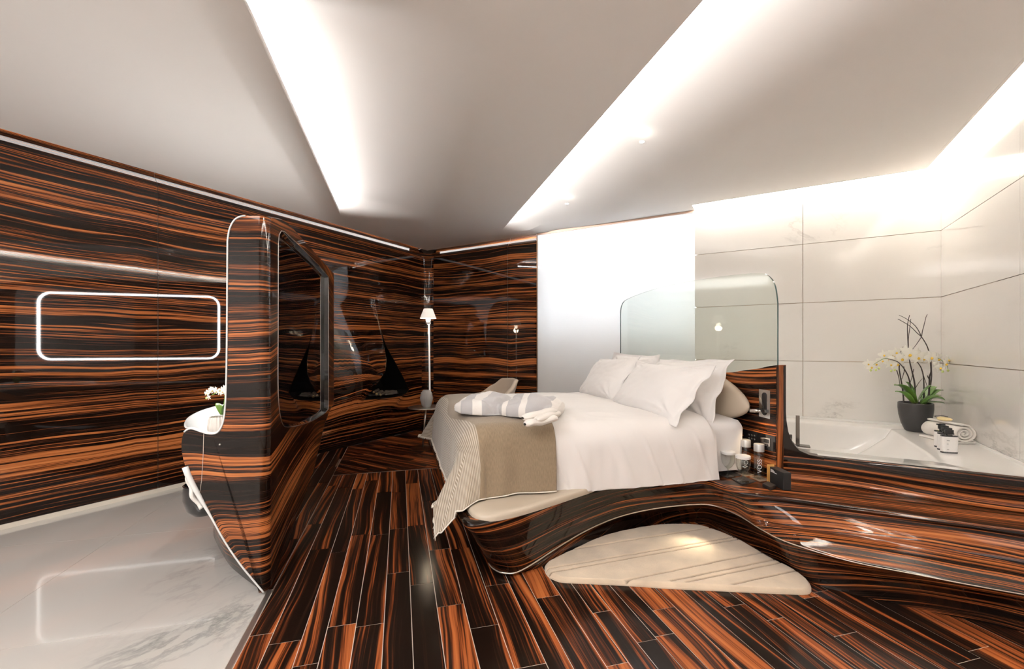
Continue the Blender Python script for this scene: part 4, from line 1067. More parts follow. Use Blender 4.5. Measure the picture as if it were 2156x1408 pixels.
bas = mesh('basin', vs, [[r * NL + i, r * NL + (i + 1) % NL, (r + 1) * NL + (i + 1) % NL, (r + 1) * NL + i] for r in range(len(prof_) - 1) for i in range(NL)] + [[(len(prof_) - 1) * NL + i for i in range(NL)]], M_CORIAN, dv, label='white moulded wash basin')
prism('counter', [(-.872, 3.40), (-1.14, 3.40), (-1.12, 4.2), (-.98, 4.78), (-.872, 4.78)], .885, .905, M_CORIAN, dv, f=lambda d, n_, z: DN(d, n_, z))
# mirror and its light band on the vanity side
def rrect(n0, n1, z0, z1, r, k=8):
    o = []
    for cx, cy, a0 in ((n1 - r, z1 - r, 0), (n0 + r, z1 - r, pi / 2), (n0 + r, z0 + r, pi), (n1 - r, z0 + r, 3 * pi / 2)):
        for i in range(k + 1): a = a0 + pi / 2 * i / k; o.append((cx + r * math.cos(a), cy + r * math.sin(a)))
    return o
prism('vanity_mirror', rrect(2.66, 4.74, 1.02, 1.96, .12), -.868, -.862, M_MIRROR, dv, f=lambda n_, z, d: DN(d, n_, z))
led = rrect(2.86, 4.56, 1.165, 1.885, .11)
tube('mirror_light', [DN(-.872, n_, z) for n_, z in led], .011, M_LED, dv, seg=6, closed=True)
tube('small_knob', [DN(-.893, NF + .002, .800), DN(-.893, NF - .006, .800)], .0045, M_STEEL, dv, seg=12)
pj = [DN(-.965, NF - .0012, .868), DN(-.968, NF - .0012, .75), DN(-.975, NF - .0012, .62), DN(-.985, NF - .0012, .545)]
tube('panel_joint', pj, .0012, M_GROUT, dv, seg=4)
# dark gloss base under the hull
b0 = [(-.705, 2.56), (-.80, 2.66), (-.91, 2.80), (-1.0, 2.93), (-1.15, 3.2), (-1.27, 3.45), (-1.33, 3.7), (-1.30, 4.1), (-1.1, 4.3), (-.98, 4.1), (-.90, 3.6), (-.82, 3.2), (-.73, 2.75)]
b1 = [(-.73, 2.545), (-.84, 2.555), (-.92, 2.60), (-1.0, 2.68), (-1.09, 2.9), (-1.16, 3.3), (-1.18, 3.7), (-1.16, 4.2), (-1.0, 4.5), (-.9, 4.3), (-.84, 3.7), (-.78, 3.3), (-.74, 2.8)]
B0 = catmull([Vector((a, b, 0)) for a, b in b0], 4, closed=True); B1 = catmull([Vector((a, b, 0)) for a, b in b1], 4, closed=True); vs = []; uv = []
zlow = [0.0, .06, .16, .28, .40, .50]
for k, z in enumerate(zlow):
    t = z / .50
    for i, (p, q) in enumerate(zip(B0, B1)):
        m_ = p.lerp(q, t ** .8); zz = z * (1 if m_.y > 2.7 else .35 + .65 * sm(2.52, 2.7, m_.y)); vs.append(DN(m_.x, m_.y, zz)); uv.append((i * .08, z))
NB = len(B0)
mesh('base', vs, [[r * NB + i, r * NB + (i + 1) % NB, (r + 1) * NB + (i + 1) % NB, (r + 1) * NB + i] for r in range(5) for i in range(NB)] + [[5 * NB + i for i in range(NB)]], M_UNIT, dv, uvs=uv)
# bin tucked under the vanity skirt, and the white hand towel
bn = thing('waste_bin', 'round glossy black bin tucked under the white vanity edge', 'bin', DN(-1.12, 2.87, .30))
lathe('shell', DN(-1.10, 2.86, .33), [(.0, .0), (.05, .004), (.085, .04), (.10, .10), (.10, .18), (.092, .185), (.09, .10), (.0, .03)], M_GLOSSB, bn)
tube('support_arm', [DN(-1.0, 2.9, .42), DN(-1.08, 2.87, .42)], .02, M_GLOSSB, bn)
tl = thing('hand_towel', 'white folded hand towel hanging under the white vanity edge', 'towel', DN(-1.07, 2.55, .5))
def towel(a, b):
    z = .47 + .21 * b; return DN(-1.045 - .022 * math.sin(b * pi) ** .7 * (1 - .3 * b) + .003 * math.sin(b * 16) + .06 * (1 - b), 2.545 + .16 * a + .006 * math.sin(b * 14), z)
grid('folded_cloth', towel, 6, 26, plain('white_towelling', (.80, .76, .71), .95, sheen=.3, bump=(260, .5)), tl, solid=.016)

# ------------------------------------------------------------------ bathtub
TZ = .575
tb = thing('bathtub', 'white built-in bathtub with a broad deck in the marble corner behind the bed', 'bathtub', (.5, 4.4, TZ))
outer = [(.135, 3.515), (XR - .003, 3.515), (XR - .003, YB - .003), (DN(HD + .085, 4.69).x, YB - .003), tuple(DN(HD + .083, 4.60).xy), tuple(DN(HD + .083, 2.44).xy)]
bi = [(.86, 3.70), (.955, 3.78), (.965, 4.4), (.96, 4.90), (.90, 4.985), (.3, 5.0), (-.9, 5.0), (-1.08, 4.96), (-.98, 4.84), (-.5, 4.36), (-.0, 3.86), (.13, 3.73), (.22, 3.70)]
bl = [(p.x, p.y) for p in catmull([Vector((a, b, 0)) for a, b in bi], 6, closed=True)]
bc_ = (.25, 4.45); angs = [math.atan2(y - bc_[1], x - bc_[0]) for x, y in bl]
ol = [raypoly(bc_, a, outer) for a in angs]
for cx, cy in outer:
    k = min(range(len(ol)), key=lambda i: (ol[i][0] - cx) ** 2 + (ol[i][1] - cy) ** 2); ol[k] = (cx, cy)
NL = len(bl); vs = [Vector((*p, TZ)) for p in ol]
rings = [(1.012, 0), (1.0, -.004), (.988, -.018), (.965, -.08), (.93, -.20), (.88, -.33), (.80, -.40), (.6, -.42), (.2, -.425)]
for s_, dz in rings:
    for x, y in bl:
        extra = 0
        # the right-hand end slopes as a back rest
        xx = bc_[0] + (x - bc_[0]) * s_; yy = bc_[1] + (y - bc_[1]) * s_
        if x > .5: xx -= .30 * (x - .5) / .45 * sm(-.018, -.42, dz) * 1.0
        vs.append(Vector((xx, yy, TZ + dz)))
mesh('tub_shell', vs, [[r * NL + i, r * NL + (i + 1) % NL, (r + 1) * NL + (i + 1) % NL, (r + 1) * NL + i] for r in range(len(rings)) for i in range(NL)] + [[len(rings) * NL + i for i in range(NL)]], M_TUB, tb, sharp=60)
for pts in ([(XR - .012, 3.52), (XR - .003, 3.52), (XR - .003, YB - .004), (XR - .012, YB - .004)], [(-1.6, YB - .012), (XR - .012, YB - .012), (XR - .012, YB - .003), (-1.6, YB - .003)]):
    prism('upstand', pts, TZ, TZ + .018, M_TUB, tb)
lathe('drain', (.45, 4.35, TZ - .424), [(0, .004), (.025, .004), (.03, 0)], M_CHROME, tb)
M_BRZ = plain('dark_bronze_tap', (.16, .145, .13), .25, metal=1)
fa = at(1683, 940, z=TZ)
ft = thing('bath_tap', 'slim upright dark bronze bath tap on a square plate beside the headboard', 'tap', fa)
prism('tap_plate', [(fa.x - .025, fa.y - .02), (fa.x + .065, fa.y - .02), (fa.x + .065, fa.y + .05), (fa.x - .025, fa.y + .05)], TZ, TZ + .010, M_BRZ, ft, bevel=.002)
prism('tap_body', [(fa.x - .022, fa.y - .008), (fa.x + .002, fa.y - .008), (fa.x + .002, fa.y + .016), (fa.x - .022, fa.y + .016)], TZ + .01, TZ + .225, M_BRZ, ft, bevel=.002)
fb = at(1664, 930, z=TZ)
ft2 = thing('tap_handle_control', 'short dark bronze bath control peeping out behind the headboard end', 'tap', fb); ft2.name = 'bath_control'
prism('control_body', [(fb.x - .012, fb.y), (fb.x + .012, fb.y), (fb.x + .012, fb.y + .024), (fb.x - .012, fb.y + .024)], TZ, TZ + .055, M_BRZ, ft2, bevel=.002)

# ------------------------------------------------------------------ orchids
M_LEAF = plain('orchid_leaf', (.085, .20, .028), .32, coat=.4, var=.25)
M_LEAF2 = plain('orchid_leaf_light', (.20, .36, .06), .35, coat=.3, var=.15)
M_PETAL = plain('orchid_petal', (.88, .87, .80), .6, sheen=.2, var=.03)
M_LIP = plain('orchid_lip', (.80, .52, .06), .5)
M_BUD = plain('orchid_bud', (.58, .66, .24), .5)
M_TWIG = plain('dark_twig', (.045, .032, .028), .7)
M_SOIL = plain('bark_mulch', (.22, .13, .07), .95, bump=(60, 1), var=.5)
def flower(name, c, face, size, parent, rot=0):
    face = Vector(face).normalized(); s_ = face.cross(Vector((0, 0, 1)));  s_ = s_.normalized() if s_.length > .01 else Vector((1, 0, 0)); u_ = s_.cross(face).normalized()
    vs, fs = [], []
    for k, (an, ln, wd) in enumerate(((pi / 2, 1.0, .42), (pi / 2 + 1.2, 1.02, .80), (pi / 2 - 1.2, 1.02, .80), (pi / 2 + 2.5, .95, .42), (pi / 2 - 2.5, .95, .42))):
        an += rot; dr = s_ * math.cos(an) + u_ * math.sin(an); sd = face.cross(dr); b0 = len(vs); NR = 6
        for i in range(NR + 1):
            t = i / NR; w_ = wd * math.sin(min(1, t * 1.08 + .04) * pi * .93) ** .6 * size * .5; lift = (.25 * t - .45 * t * t) * size * .6 + (.004 if k in (1, 2) else 0)
            for j in (-1, -.5, 0, .5, 1):
                vs.append(Vector(c) + dr * ln * size * t * .95 + sd * j * w_ * (1 if t > 0 else .3) + face * (lift - abs(j) ** 2 * w_ * .15))
        for i in range(NR):
            for j in range(4): fs.append([b0 + i * 5 + j, b0 + i * 5 + j + 1, b0 + (i + 1) * 5 + j + 1, b0 + (i + 1) * 5 + j])
    o = mesh(name, vs, fs, M_PETAL, parent)
    cc = Vector(c) + face * .006 - u_ * size * .12
    vs = []; fs = []
    for i in range(5):
        for j in range(8):
            th = pi * i / 4; ph_ = 2 * pi * j / 8; vs.append(cc + (s_ * math.sin(th) * math.cos(ph_) * .9 + u_ * math.cos(th) * 1.1 + face * math.sin(th) * math.sin(ph_) * 1.2) * size * .17)
    for i in range(4):
        for j in range(8): fs.append([i * 8 + j, i * 8 + (j + 1) % 8, (i + 1) * 8 + (j + 1) % 8, (i + 1) * 8 + j])
    mesh('flower_lip', vs, fs, M_LIP, o)
    return o
def leaf(name, base, tip, droop, wd, mat, parent, up=.5):
    base, tip = Vector(base), Vector(tip); vs = []; fs = []; n = 14; prev = None
    ax_ = (tip - base); side = ax_.cross(Vector((0, 0, 1))).normalized()
    for i in range(n + 1):
        t = i / n; p = base.lerp(tip, t) + Vector((0, 0, 4 * droop * t * (1 - t))); w_ = wd * (math.sin(min(1, t * .86 + .14) * pi) ** .7) * (1 if t < .97 else .4)
        for j in (-1, -.55, 0, .55, 1): vs.append(p + side * j * w_ + Vector((0, 0, abs(j) ** 1.3 * w_ * up)))
    for i in range(n):
        for j in range(4): fs.append([i * 5 + j, i * 5 + j + 1, (i + 1) * 5 + j + 1, (i + 1) * 5 + j])
    return mesh(name, vs, fs, mat, parent, solid=.0022)
def bud(c, r, parent):
    vs = []; fs = []
    for i in range(6):
        for j in range(8): th = pi * i / 5; ph_ = 2 * pi * j / 8; vs.append(Vector(c) + Vector((math.sin(th) * math.cos(ph_) * r, math.sin(th) * math.sin(ph_) * r, math.cos(th) * r * 1.25)))
    for i in range(5):
        for j in range(8): fs.append([i * 8 + j, i * 8 + (j + 1) % 8, (i + 1) * 8 + (j + 1) % 8, (i + 1) * 8 + j])
    mesh('bud', vs, fs, M_BUD, parent)
pb = at(1934, 908, z=TZ); TD = (pb - Vector((0, 0, pb.z))).dot(Vector((-math.sin(YAW), math.cos(YAW), 0)))
camR = Vector((math.cos(YAW), math.sin(YAW), 0)); camF = Vector((-math.sin(YAW), math.cos(YAW), 0))
pb = pb + camF * .0 + Vector((-.02, .0, 0)); oc = Vector((pb.x, pb.y - .0, TZ))
dpt = oc.dot(camF)
orc = thing('potted_orchid', 'tall white orchid with dark twigs in a matte black pot on the bathtub deck', 'plant', oc)
lathe('pot', oc, [(0, .002), (.062, .002), (.072, .010), (.096, .07), (.111, .14), (.1165, .20), (.116, .242), (.112, .246), (.107, .240), (.106, .20)], plain('charcoal_ceramic', (.030, .029, .029), .42), orc, seg=48)
lathe('soil', oc, [(0, .218), (.07, .216), (.107, .212)], M_SOIL, orc, seg=24)
def oq(px, py, dd=0.0): return at(px, py, t=dpt + dd)      # a measured point at the plant's own distance
def c5(x, y): return (1780 + x / 3.705, 620 + y / 3.705)
zt_ = TZ + .22
for (bx, by), (tx, ty), dd0, dd, dp, wd in (((545, 850), (380, 707), 0, -.04, .045, .030), ((530, 850), (388, 757), -.03, -.08, .03, .022), ((555, 850), (470, 680), .02, .05, .03, .034), ((560, 850), (668, 708), 0, -.05, .02, .030),
                                        ((600, 850), (712, 718), .02, .05, .03, .026), ((610, 850), (763, 746), .0, .03, .03, .026), ((620, 850), (748, 786), .03, .09, .02, .018), ((590, 858), (781, 825), -.05, -.12, .035, .036), ((600, 856), (776, 848), .02, .06, .012, .020)):
    a0 = oq(*c5(bx, by), dd0); a0.z = max(a0.z, zt_ - .01); leaf('leaf', a0, oq(*c5(tx, ty), dd), dp, wd * 1.35, M_LEAF, orc)
def stem(pl, r, mat=None, nm='stem', d0=0, d1=0):
    P = [oq(*c5(x, y), d0 + (d1 - d0) * i / (len(pl) - 1)) for i, (x, y) in enumerate(pl)]
    tube(nm, catmull(P, 5), lambda a: r * (1 - .45 * a), mat or M_TWIG, orc, seg=7)
stem([(455, 860), (450, 780), (440, 700), (425, 620), (420, 560), (440, 500), (470, 470)], .0062)
stem([(520, 860), (515, 780), (505, 700), (490, 640), (465, 590), (440, 555), (400, 520), (330, 500)], .0058, d1=-.05)
stem([(545, 860), (540, 700), (520, 600), (503, 530), (500, 480)], .0068)
stem([(610, 860), (612, 740), (608, 640), (590, 570), (560, 525)], .006, d0=.03)
stem([(650, 800), (655, 700), (657, 640), (668, 600), (665, 540), (662, 500)], .0075)
stem([(662, 720), (672, 640), (670, 560), (668, 500)], .005, d0=-.02)
stem([(655, 460), (640, 410), (620, 370), (593, 330), (560, 300), (520, 260), (480, 230), (410, 190)], .0042, nm='twig')
stem([(593, 330), (575, 290), (545, 245), (500, 205), (460, 180), (418, 160)], .0032, nm='twig')
stem([(593, 330), (602, 280), (615, 230), (627, 180), (639, 153)], .0034, nm='twig')
stem([(593, 330), (570, 365), (545, 400), (520, 430)], .0032, nm='twig')
stem([(492, 430), (488, 380), (484, 300), (485, 230), (500, 160)], .004, nm='twig')
stem([(492, 400), (492, 340), (502, 260), (510, 190)], .0032, nm='twig')
stem([(430, 450), (440, 425), (450, 405)], .0026, nm='twig')
stem([(655, 660), (645, 645), (640, 630)], .005, nm='twig')
stem([(400, 590), (415, 640), (425, 700)], .0042, nm='twig')
stem([(455, 560), (458, 600), (440, 660)], .0036, nm='twig')
stem([(533, 580), (520, 640), (505, 690)], .003, nm='twig')
stem([(540, 740), (570, 690), (600, 655)], .0028, nm='twig')
stem([(590, 570), (605, 620), (640, 720)], .0036, nm='twig')
stem([(330, 500), (300, 500), (260, 520), (220, 545)], .003, M_LEAF, 'flower_stalk', -.05, -.08)
stem([(662, 500), (720, 495), (760, 520), (790, 550), (800, 590)], .003, M_LEAF, 'flower_stalk')
fw = R
for x, y, s_, fx in ((205, 565, .036, -.5), (240, 540, .034, -.3), (180, 540, .030, -.6), (300, 470, .032, -.2), (330, 500, .034, -.3), (290, 515, .030, -.4), (375, 470, .040, -.1), (440, 500, .044, 0), (405, 540, .042, -.1), (355, 545, .032, -.4), (395, 450, .034, .2),
                     (500, 465, .050, .1), (470, 440, .036, -.2), (568, 490, .044, .1), (560, 455, .034, .2), (610, 500, .034, .3), (668, 490, .044, .2), (640, 480, .034, -.1), (725, 500, .040, .4), (735, 570, .036, .2), (780, 540, .036, .5), (710, 550, .030, .1), (800, 510, .030, .5)):
    flower('flower', oq(*c5(x, y), R.uniform(-.05, .04)), -camF + camR * (fx + R.uniform(-.2, .2)) + Vector((0, 0, R.uniform(-.25, .1))), s_ * 1.45, orc, R.uniform(-.4, .4))
for x, y in ((197, 590), (238, 588), (357, 595), (385, 588), (758, 600), (800, 592), (262, 575)): bud(oq(*c5(x, y), -.04), .009, orc)

# small orchid on the vanity
vc = DN(-.985, 2.745, .795)
vo = thing('vanity_orchid', 'small white orchid in a ribbed pale vase on the white vanity', 'plant', vc)
def vase(a, b):
    th = 2 * pi * a; r = interp([(0, .030), (.15, .045), (.5, .052), (.85, .046), (1, .040)], b) * (1 + .035 * math.cos(th * 18)); return vc + Vector((r * math.cos(th), r * math.sin(th), .115 * b))
grid('vase', vase, 144, 14, plain('ribbed_porcelain', (.72, .66, .60), .35), vo, closeu=True)
lathe('moss', vc, [(0, .108), (.036, .104)], plain('green_moss', (.10, .12, .04), .95, var=.4), vo, seg=16)
dq = vc.dot(camF)
def v3(x, y, dd=0): return at(380 + x / 10.057, 780 + y / 10.057, t=dq + dd)
leaf('leaf', v3(885, 930), v3(760, 690), .012, .026, M_LEAF2, vo, up=.1); leaf('leaf', v3(900, 930), v3(985, 690), .012, .024, M_LEAF, vo, up=.1)
tube('stem', catmull([v3(900, 940), v3(915, 760), v3(935, 600), v3(930, 500), v3(850, 440), v3(760, 470), v3(660, 520)], 5), .0022, M_LEAF2, vo, seg=6)
for x, y, s_ in ((690, 420, .022), (640, 390, .018), (560, 490, .017), (590, 450, .016), (600, 570, .015), (770, 440, .016), (860, 420, .024), (920, 380, .024), (910, 450, .022), (840, 480, .016), (740, 390, .015)):
    flower('flower', v3(x, y, R.uniform(-.02, .02)), -camF + camR * R.uniform(-.5, .3), s_, vo, R.uniform(-.5, .5))
bud(v3(550, 580), .006, vo)

# ------------------------------------------------------------------ things on the tub deck
tw0, tw1 = at(2046, 922, z=TZ), at(1985, 935, z=TZ)
rc0 = Vector((1.165, 4.40, TZ)); axd = Vector((.10, -1, 0)).normalized()
rt = thing('rolled_towel', 'rolled white bath towel on the tub deck under the marble wall', 'towel', rc0)
axd = (camR * -.05 - camF * 1.0).normalized(); sdv = axd.cross(Vector((0, 0, 1))).normalized()
rc0 = at(2006, 930, z=TZ); rc0 = rc0 - sdv * 0
if sdv.dot(camR) < 0: sdv = -sdv
rc0 += camF * .05 + camR * .015; rt.location = rc0
M_TOWEL = plain('white_towelling', (.80, .76, .71), .95)
def spiral_pt(t, l):
    th = t * 2 * pi * 3.1 + 1.2; r = .010 + .070 * t
    return rc0 + axd * (l + .006 * nz(th, l * 10)) + sdv * (r * 1.10 * math.cos(th)) + Vector((0, 0, .076 + r * .92 * math.sin(th)))
grid('towel_roll', lambda a, b: spiral_pt(a, -.15 + .28 * b), 110, 8, M_TOWEL, rt, solid=.0125)
prism('towel_flap', [(-.15, -.09), (.13, -.09), (.13, .085), (-.15, .085)], .002, .016, M_TOWEL, rt, f=lambda a, b, z: rc0 + axd * a + sdv * b + Vector((0, 0, z)), bevel=.005)
sp_ = thing('bath_sponge', 'yellow bath sponge with a dark cord lying on the rolled towel', 'sponge', rc0 + Vector((0, 0, .15)))
sc0 = rc0 + Vector((0, 0, .162)) - axd * .03
def spg(a, b):
    th = 2 * pi * a; f_ = math.sin(pi * b) ** .6; return sc0 + axd * (.055 * math.cos(th) * f_) + sdv * (.035 * math.sin(th) * f_) + Vector((0, 0, -.013 * math.cos(pi * b) + .003 * nz(a * 8, b * 8)))
grid('sponge_body', spg, 24, 12, plain('yellow_sponge', (.80, .66, .36), .9, bump=(90, .6)), sp_, closeu=True)
tube('cord', catmull([sc0 + axd * -.05 + Vector((0, 0, .004)), sc0 + axd * -.06 + sdv * -.02 + Vector((0, 0, .012)), sc0 + axd * -.01 - sdv * .02 + Vector((0, 0, .024)), sc0 + axd * .04 - sdv * .01 + Vector((0, 0, .022))], 5), .003, M_BLACK, sp_, seg=6)
M_LABEL = plain('white_label', (.84, .82, .80), .5)
def text(name, body, size, c, right, up, mat, parent):
    cu = bpy.data.curves.new(name, 'FONT'); cu.body = body; cu.size = size; cu.align_x = 'CENTER'; cu.align_y = 'CENTER'; cu.extrude = .0002
    tmp = bpy.data.objects.new(name, cu); C.objects.link(tmp); dg = bpy.context.evaluated_depsgraph_get(); me = bpy.data.meshes.new_from_object(tmp.evaluated_get(dg))
    bpy.data.objects.remove(tmp); nm = right.cross(up)
    M_ = Matrix((right, up, nm)).transposed()
    vs = [Vector(c) + M_ @ v.co for v in me.vertices]; fs = [list(p.vertices) for p in me.polygons]
    return mesh(name, vs, fs, mat, parent, smooth=False)
for (px, py), lb in (((1984, 941), 'white pump bottle with black cap, farthest of the row before the rolled towel'), ((1991, 947), 'white pump bottle with black cap, in the middle of the row before the rolled towel'), ((1998, 953), 'white pump bottle with black cap, nearest of the row before the rolled towel')):
    p = at(px, py, z=TZ); p.z = TZ
    bt = thing('pump_bottle', lb, 'bottle', p, group='pump bottles on the tub deck')
    nrm_ = (-camF * .9 - camR * .25).normalized(); rg = Vector((0, 0, 1)).cross(nrm_).normalized()
    def sect(w_, t_, n=28): return [(w_ * math.copysign(abs(math.cos(a)) ** .7, math.cos(a)), t_ * math.copysign(abs(math.sin(a)) ** .7, math.sin(a))) for a in [2 * pi * i / n for i in range(n)]]
    fB = lambda x, y, z, p=p, rg=rg, nn=nrm_: p + rg * x - nn * y + Vector((0, 0, z))
    prism('bottle_foot', sect(.046, .022), 0, .010, M_GLOSSB, bt, f=fB)
    prism('label', sect(.0465, .0225), .010, .112, M_LABEL, bt, f=fB)
    prism('shoulder', sect(.046, .022), .112, .120, M_GLOSSB, bt, f=fB)
    prism('neck', sect(.017, .014), .120, .132, M_GLOSSB, bt, f=fB)
    prism('pump', sect(.024, .015), .132, .158, M_BLACK, bt, f=fB)
    prism('nozzle', [(-.014, -.008), (.014, -.008), (.014, .008), (-.014, .008)], .158, .170, M_BLACK, bt, f=fB)
    prism('nozzle', [(-.034, -.005), (-.010, -.005), (-.010, .005), (-.034, .005)], .160, .168, M_BLACK, bt, f=fB)
    for dz, wd in ((.085, .016), (.062, .009), (.024, .012)):
        prism('print_line', [(-.024, -.0233), (-.024 + wd, -.0233), (-.024 + wd, -.0220), (-.024, -.0220)], dz, dz + .0022, M_BLACK, bt, f=fB)

# ------------------------------------------------------------------ things on the shelf
SZ = RZ + .003
M_SATIN = plain('satin_silver', (.66, .66, .66), .35, metal=.6)
for k, ((px, py), tp, lb) in enumerate((((1570, 998), 925, 'clear water bottle with silver cap standing farther back on the shelf'), ((1598, 1008), 934, 'clear water bottle with silver cap standing nearer the black box'))):
    p = at(px, py, z=SZ); t_ = p.dot(camF); ht = at(px, tp, t=t_).z - SZ; r = .0325
    wb = thing('water_bottle', lb, 'bottle', p, group='water bottles on the shelf')
    lathe('bottle_body', p, [(0, .002), (r * .9, .001), (r, .008), (r, ht - .052), (r * .97, ht - .05)], M_GLASS, wb, seg=36)
    lathe('bottle_cap', p, [(0, ht), (r * .96, ht), (r, ht - .004), (r, ht - .050), (r * .8, ht - .050)], M_SATIN, wb, seg=36)
    lathe('water', p, [(0, .010), (r * .9, .010), (r * .9, ht - .075), (0, ht - .075)], clear_glass('water', (.97, .985, .985), 1.15), wb, seg=24)
    nn = (-camF + camR * -.1).normalized(); rg = Vector((0, 0, 1)).cross(nn).normalized()
    ctr = p + nn * (r + .0012) - rg * .010 + Vector((0, 0, ht * .40))
    text('bottle_lettering', 'VOSS', .040, ctr, Vector((0, 0, 1)), -rg, plain('white_print', (.85, .85, .85), .5), wb)
    for q_ in range(9):
        c0 = p + nn * (-r * .80) + rg * (-.016 + q_ * .004) + Vector((0, 0, .06))
        box('fine_print', c0 + Vector((0, 0, .045)), (.0014, .0006, .085 + .012 * math.sin(q_ * 5)), plain('grey_print', (.35, .33, .31), .6), wb, ax=(rg, nn, Vector((0, 0, 1))))
for k, ((px, py), tp, lb) in enumerate((((1533, 1001), 951, 'stemmed water glass with a white paper lid, farther from the bottles'), ((1564.5, 1013), 960, 'stemmed water glass with a white paper lid, in front of the bottles'))):
    p = at(px, py, z=SZ + .005); p.z = SZ + .004; t_ = p.dot(camF); ht = at(px, tp, t=t_).z - SZ; rr = .044
    gg = thing('stemmed_glass', lb, 'glass', p, group='stemmed glasses on the shelf')
    s = ht / .18
    lathe('glass_bowl', p, [(.0, .003), (.036, .001), (.037, .003), (.012, .008), (.0055, .014), (.005, .045 * s), (.008, .055 * s), (.024, .068 * s), (.040, .095 * s), (.045, .125 * s), (.043, .155 * s), (.040, .172 * s)], M_GLASS, gg, seg=36, solid=.0012)
    lathe('paper_lid', p, [(0, .181 * s), (.044, .181 * s), (.047, .177 * s), (.046, .162 * s), (.0445, .162 * s)], plain('white_paper', (.84, .82, .80), .8), gg, seg=36)
def quad(name, pxs, z0, z1, mat, label, cat, **k):
    q = [tuple(at(x, y, z=SZ).xy) for x, y in pxs]; return tag(prism(name, q, z0, z1, mat, org=(*q[0], z0), **k), label, cat)
M_COAST = plain('grey_slate', (.035, .033, .033), .5)
for pxs, lb in (([(1506, 996), (1536, 992), (1561, 1001), (1531, 1006)], 'dark square coaster under the farther stemmed glass'), ([(1540, 1008), (1566, 1003), (1592, 1014), (1562, 1020)], 'dark square coaster under the nearer stemmed glass'),
                ([(1548, 994), (1567, 991.5), (1589, 1000), (1568, 1003)], 'pale coaster under the farther water bottle'), ([(1578, 1004), (1597, 1001), (1620, 1010), (1600, 1013.5)], 'pale coaster under the nearer water bottle')):
    quad('coaster', pxs, SZ - .001, SZ + .004 if 'dark' in lb else SZ + .0015, M_COAST if 'dark' in lb else plain('pale_coaster', (.34, .27, .20), .35), lb, 'coaster')['group'] = 'coasters on the shelf'
# black boxes: standing box, its amber card and the small one
b_bl, b_br, b_far = at(1621, 1017, z=SZ), at(1649, 1032, z=SZ), at(1665.5, 1031, z=SZ)
bh_ = at(1620.5, 982, t=b_bl.dot(camF)).z - SZ
dirW = (b_br - b_bl); dirW.z = 0; LW = dirW.length; dirW.normalize(); dirT = Vector((-dirW.y, dirW.x, 0))
if dirT.dot(camR) < 0: dirT = -dirT
bx = thing('card_box', 'black box with small white lettering standing on the shelf beside the water bottles', 'box', b_bl)
fX = lambda a, b, z: b_bl + dirW * a + dirT * b + Vector((0, 0, z))
prism('box_body', [(0, 0), (LW, 0), (LW, .05), (0, .05)], 0, bh_, M_BLACK, bx, f=fX, bevel=.0015)
for k_, wd in enumerate((.22, .30, .46)):
    prism('lettering', [(LW * .07, -.0008), (LW * (.07 + wd), -.0008), (LW * (.07 + wd), .0002), (LW * .07, .0002)], bh_ - .016 - k_ * .0065, bh_ - .0125 - k_ * .0065, plain('white_print', (.85, .85, .85), .5), bx, f=fX)
am = tag(prism('amber_card', [(-.030, -.002), (-.026, -.002), (-.026, .045), (-.030, .045)], 0, bh_ + .007, plain('amber_card', (.75, .40, .11), .5), f=fX, org=b_bl), 'amber card standing upright behind the black box', 'card')
s0, s1, s2 = at(1605, 1024, z=SZ), at(1622, 1033, z=SZ), at(1634, 1028, z=SZ)
q = [tuple(s0.xy), tuple(s1.xy), tuple(s2.xy), tuple((s0 + s2 - s1).xy)]
tag(prism('small_box', q, SZ, SZ + .022, M_BLACK, bevel=.002, org=s0), 'small flat black box lying in front of the tall black box', 'box')

# ------------------------------------------------------------------ side table, lamp, armchair
tc0 = at(897, 856, t=5.45); TT = tc0.z; tcx = Vector((tc0.x, tc0.y, 0))
tbv = thing('side_table', 'round brushed metal side table in the wood panelled corner', 'table', tcx)
lathe('table_top', tcx, [(0, TT - .012), (.22, TT - .012), (.226, TT - .006), (.22, TT), (0, TT)], M_STEEL, tbv, seg=48)
lathe('table_base', tcx + (at(877, 938, z=0) - tcx) * .35, [(0, .014), (.15, .010), (.165, .0), (0, .001)], plain('bronze_profile', (.25, .14, .08), .3, metal=1), tbv, seg=48)
tube('table_stem', [tcx + (at(877, 938, z=0) - tcx) * .35 + Vector((0, 0, .01)), tcx + Vector((0, 0, TT - .012))], .012, M_STEEL, tbv, seg=12)
lc0 = at(898, 855, t=5.45); lc0.z = TT
tlm = thing('table_lamp', 'slender lamp with clear glass base and small white shade on the side table', 'lamp', lc0)
hb = at(897, 821, t=5.45).z - TT
M_LGLASS = plain('ribbed_crystal', (.92, .92, .90), .12, trans=.55)
grid('lamp_base', lambda a, b: lc0 + Vector((math.cos(2 * pi * a), math.sin(2 * pi * a), 0)) * (interp([(0, .050), (.12, .062), (.5, .080), (.8, .070), (1, .045)], b) * (1 + .02 * math.cos(2 * pi * a * 24))) + Vector((0, 0, hb * b + .001)), 96, 20, M_LGLASS, tlm, closeu=True)
lathe('base_disc', lc0, [(0, .003), (.05, .003), (.05, 0)], M_CHROME, tlm)
pr0 = at(905, 826, t=5.45); pr1 = at(903, 668, t=5.45)
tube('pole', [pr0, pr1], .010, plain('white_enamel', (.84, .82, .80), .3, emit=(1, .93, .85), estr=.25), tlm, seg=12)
shc = at(901.5, 670, t=5.45); sht = at(901, 650, t=5.45).z - shc.z
lathe('lamp_shade', shc, [(.102, 0), (.055, sht), (.054, sht), (.0, sht - .002)], plain('white_shade', (.86, .83, .80), .8, emit=(1, .88, .76), estr=.35), tlm, seg=36, solid=.002)
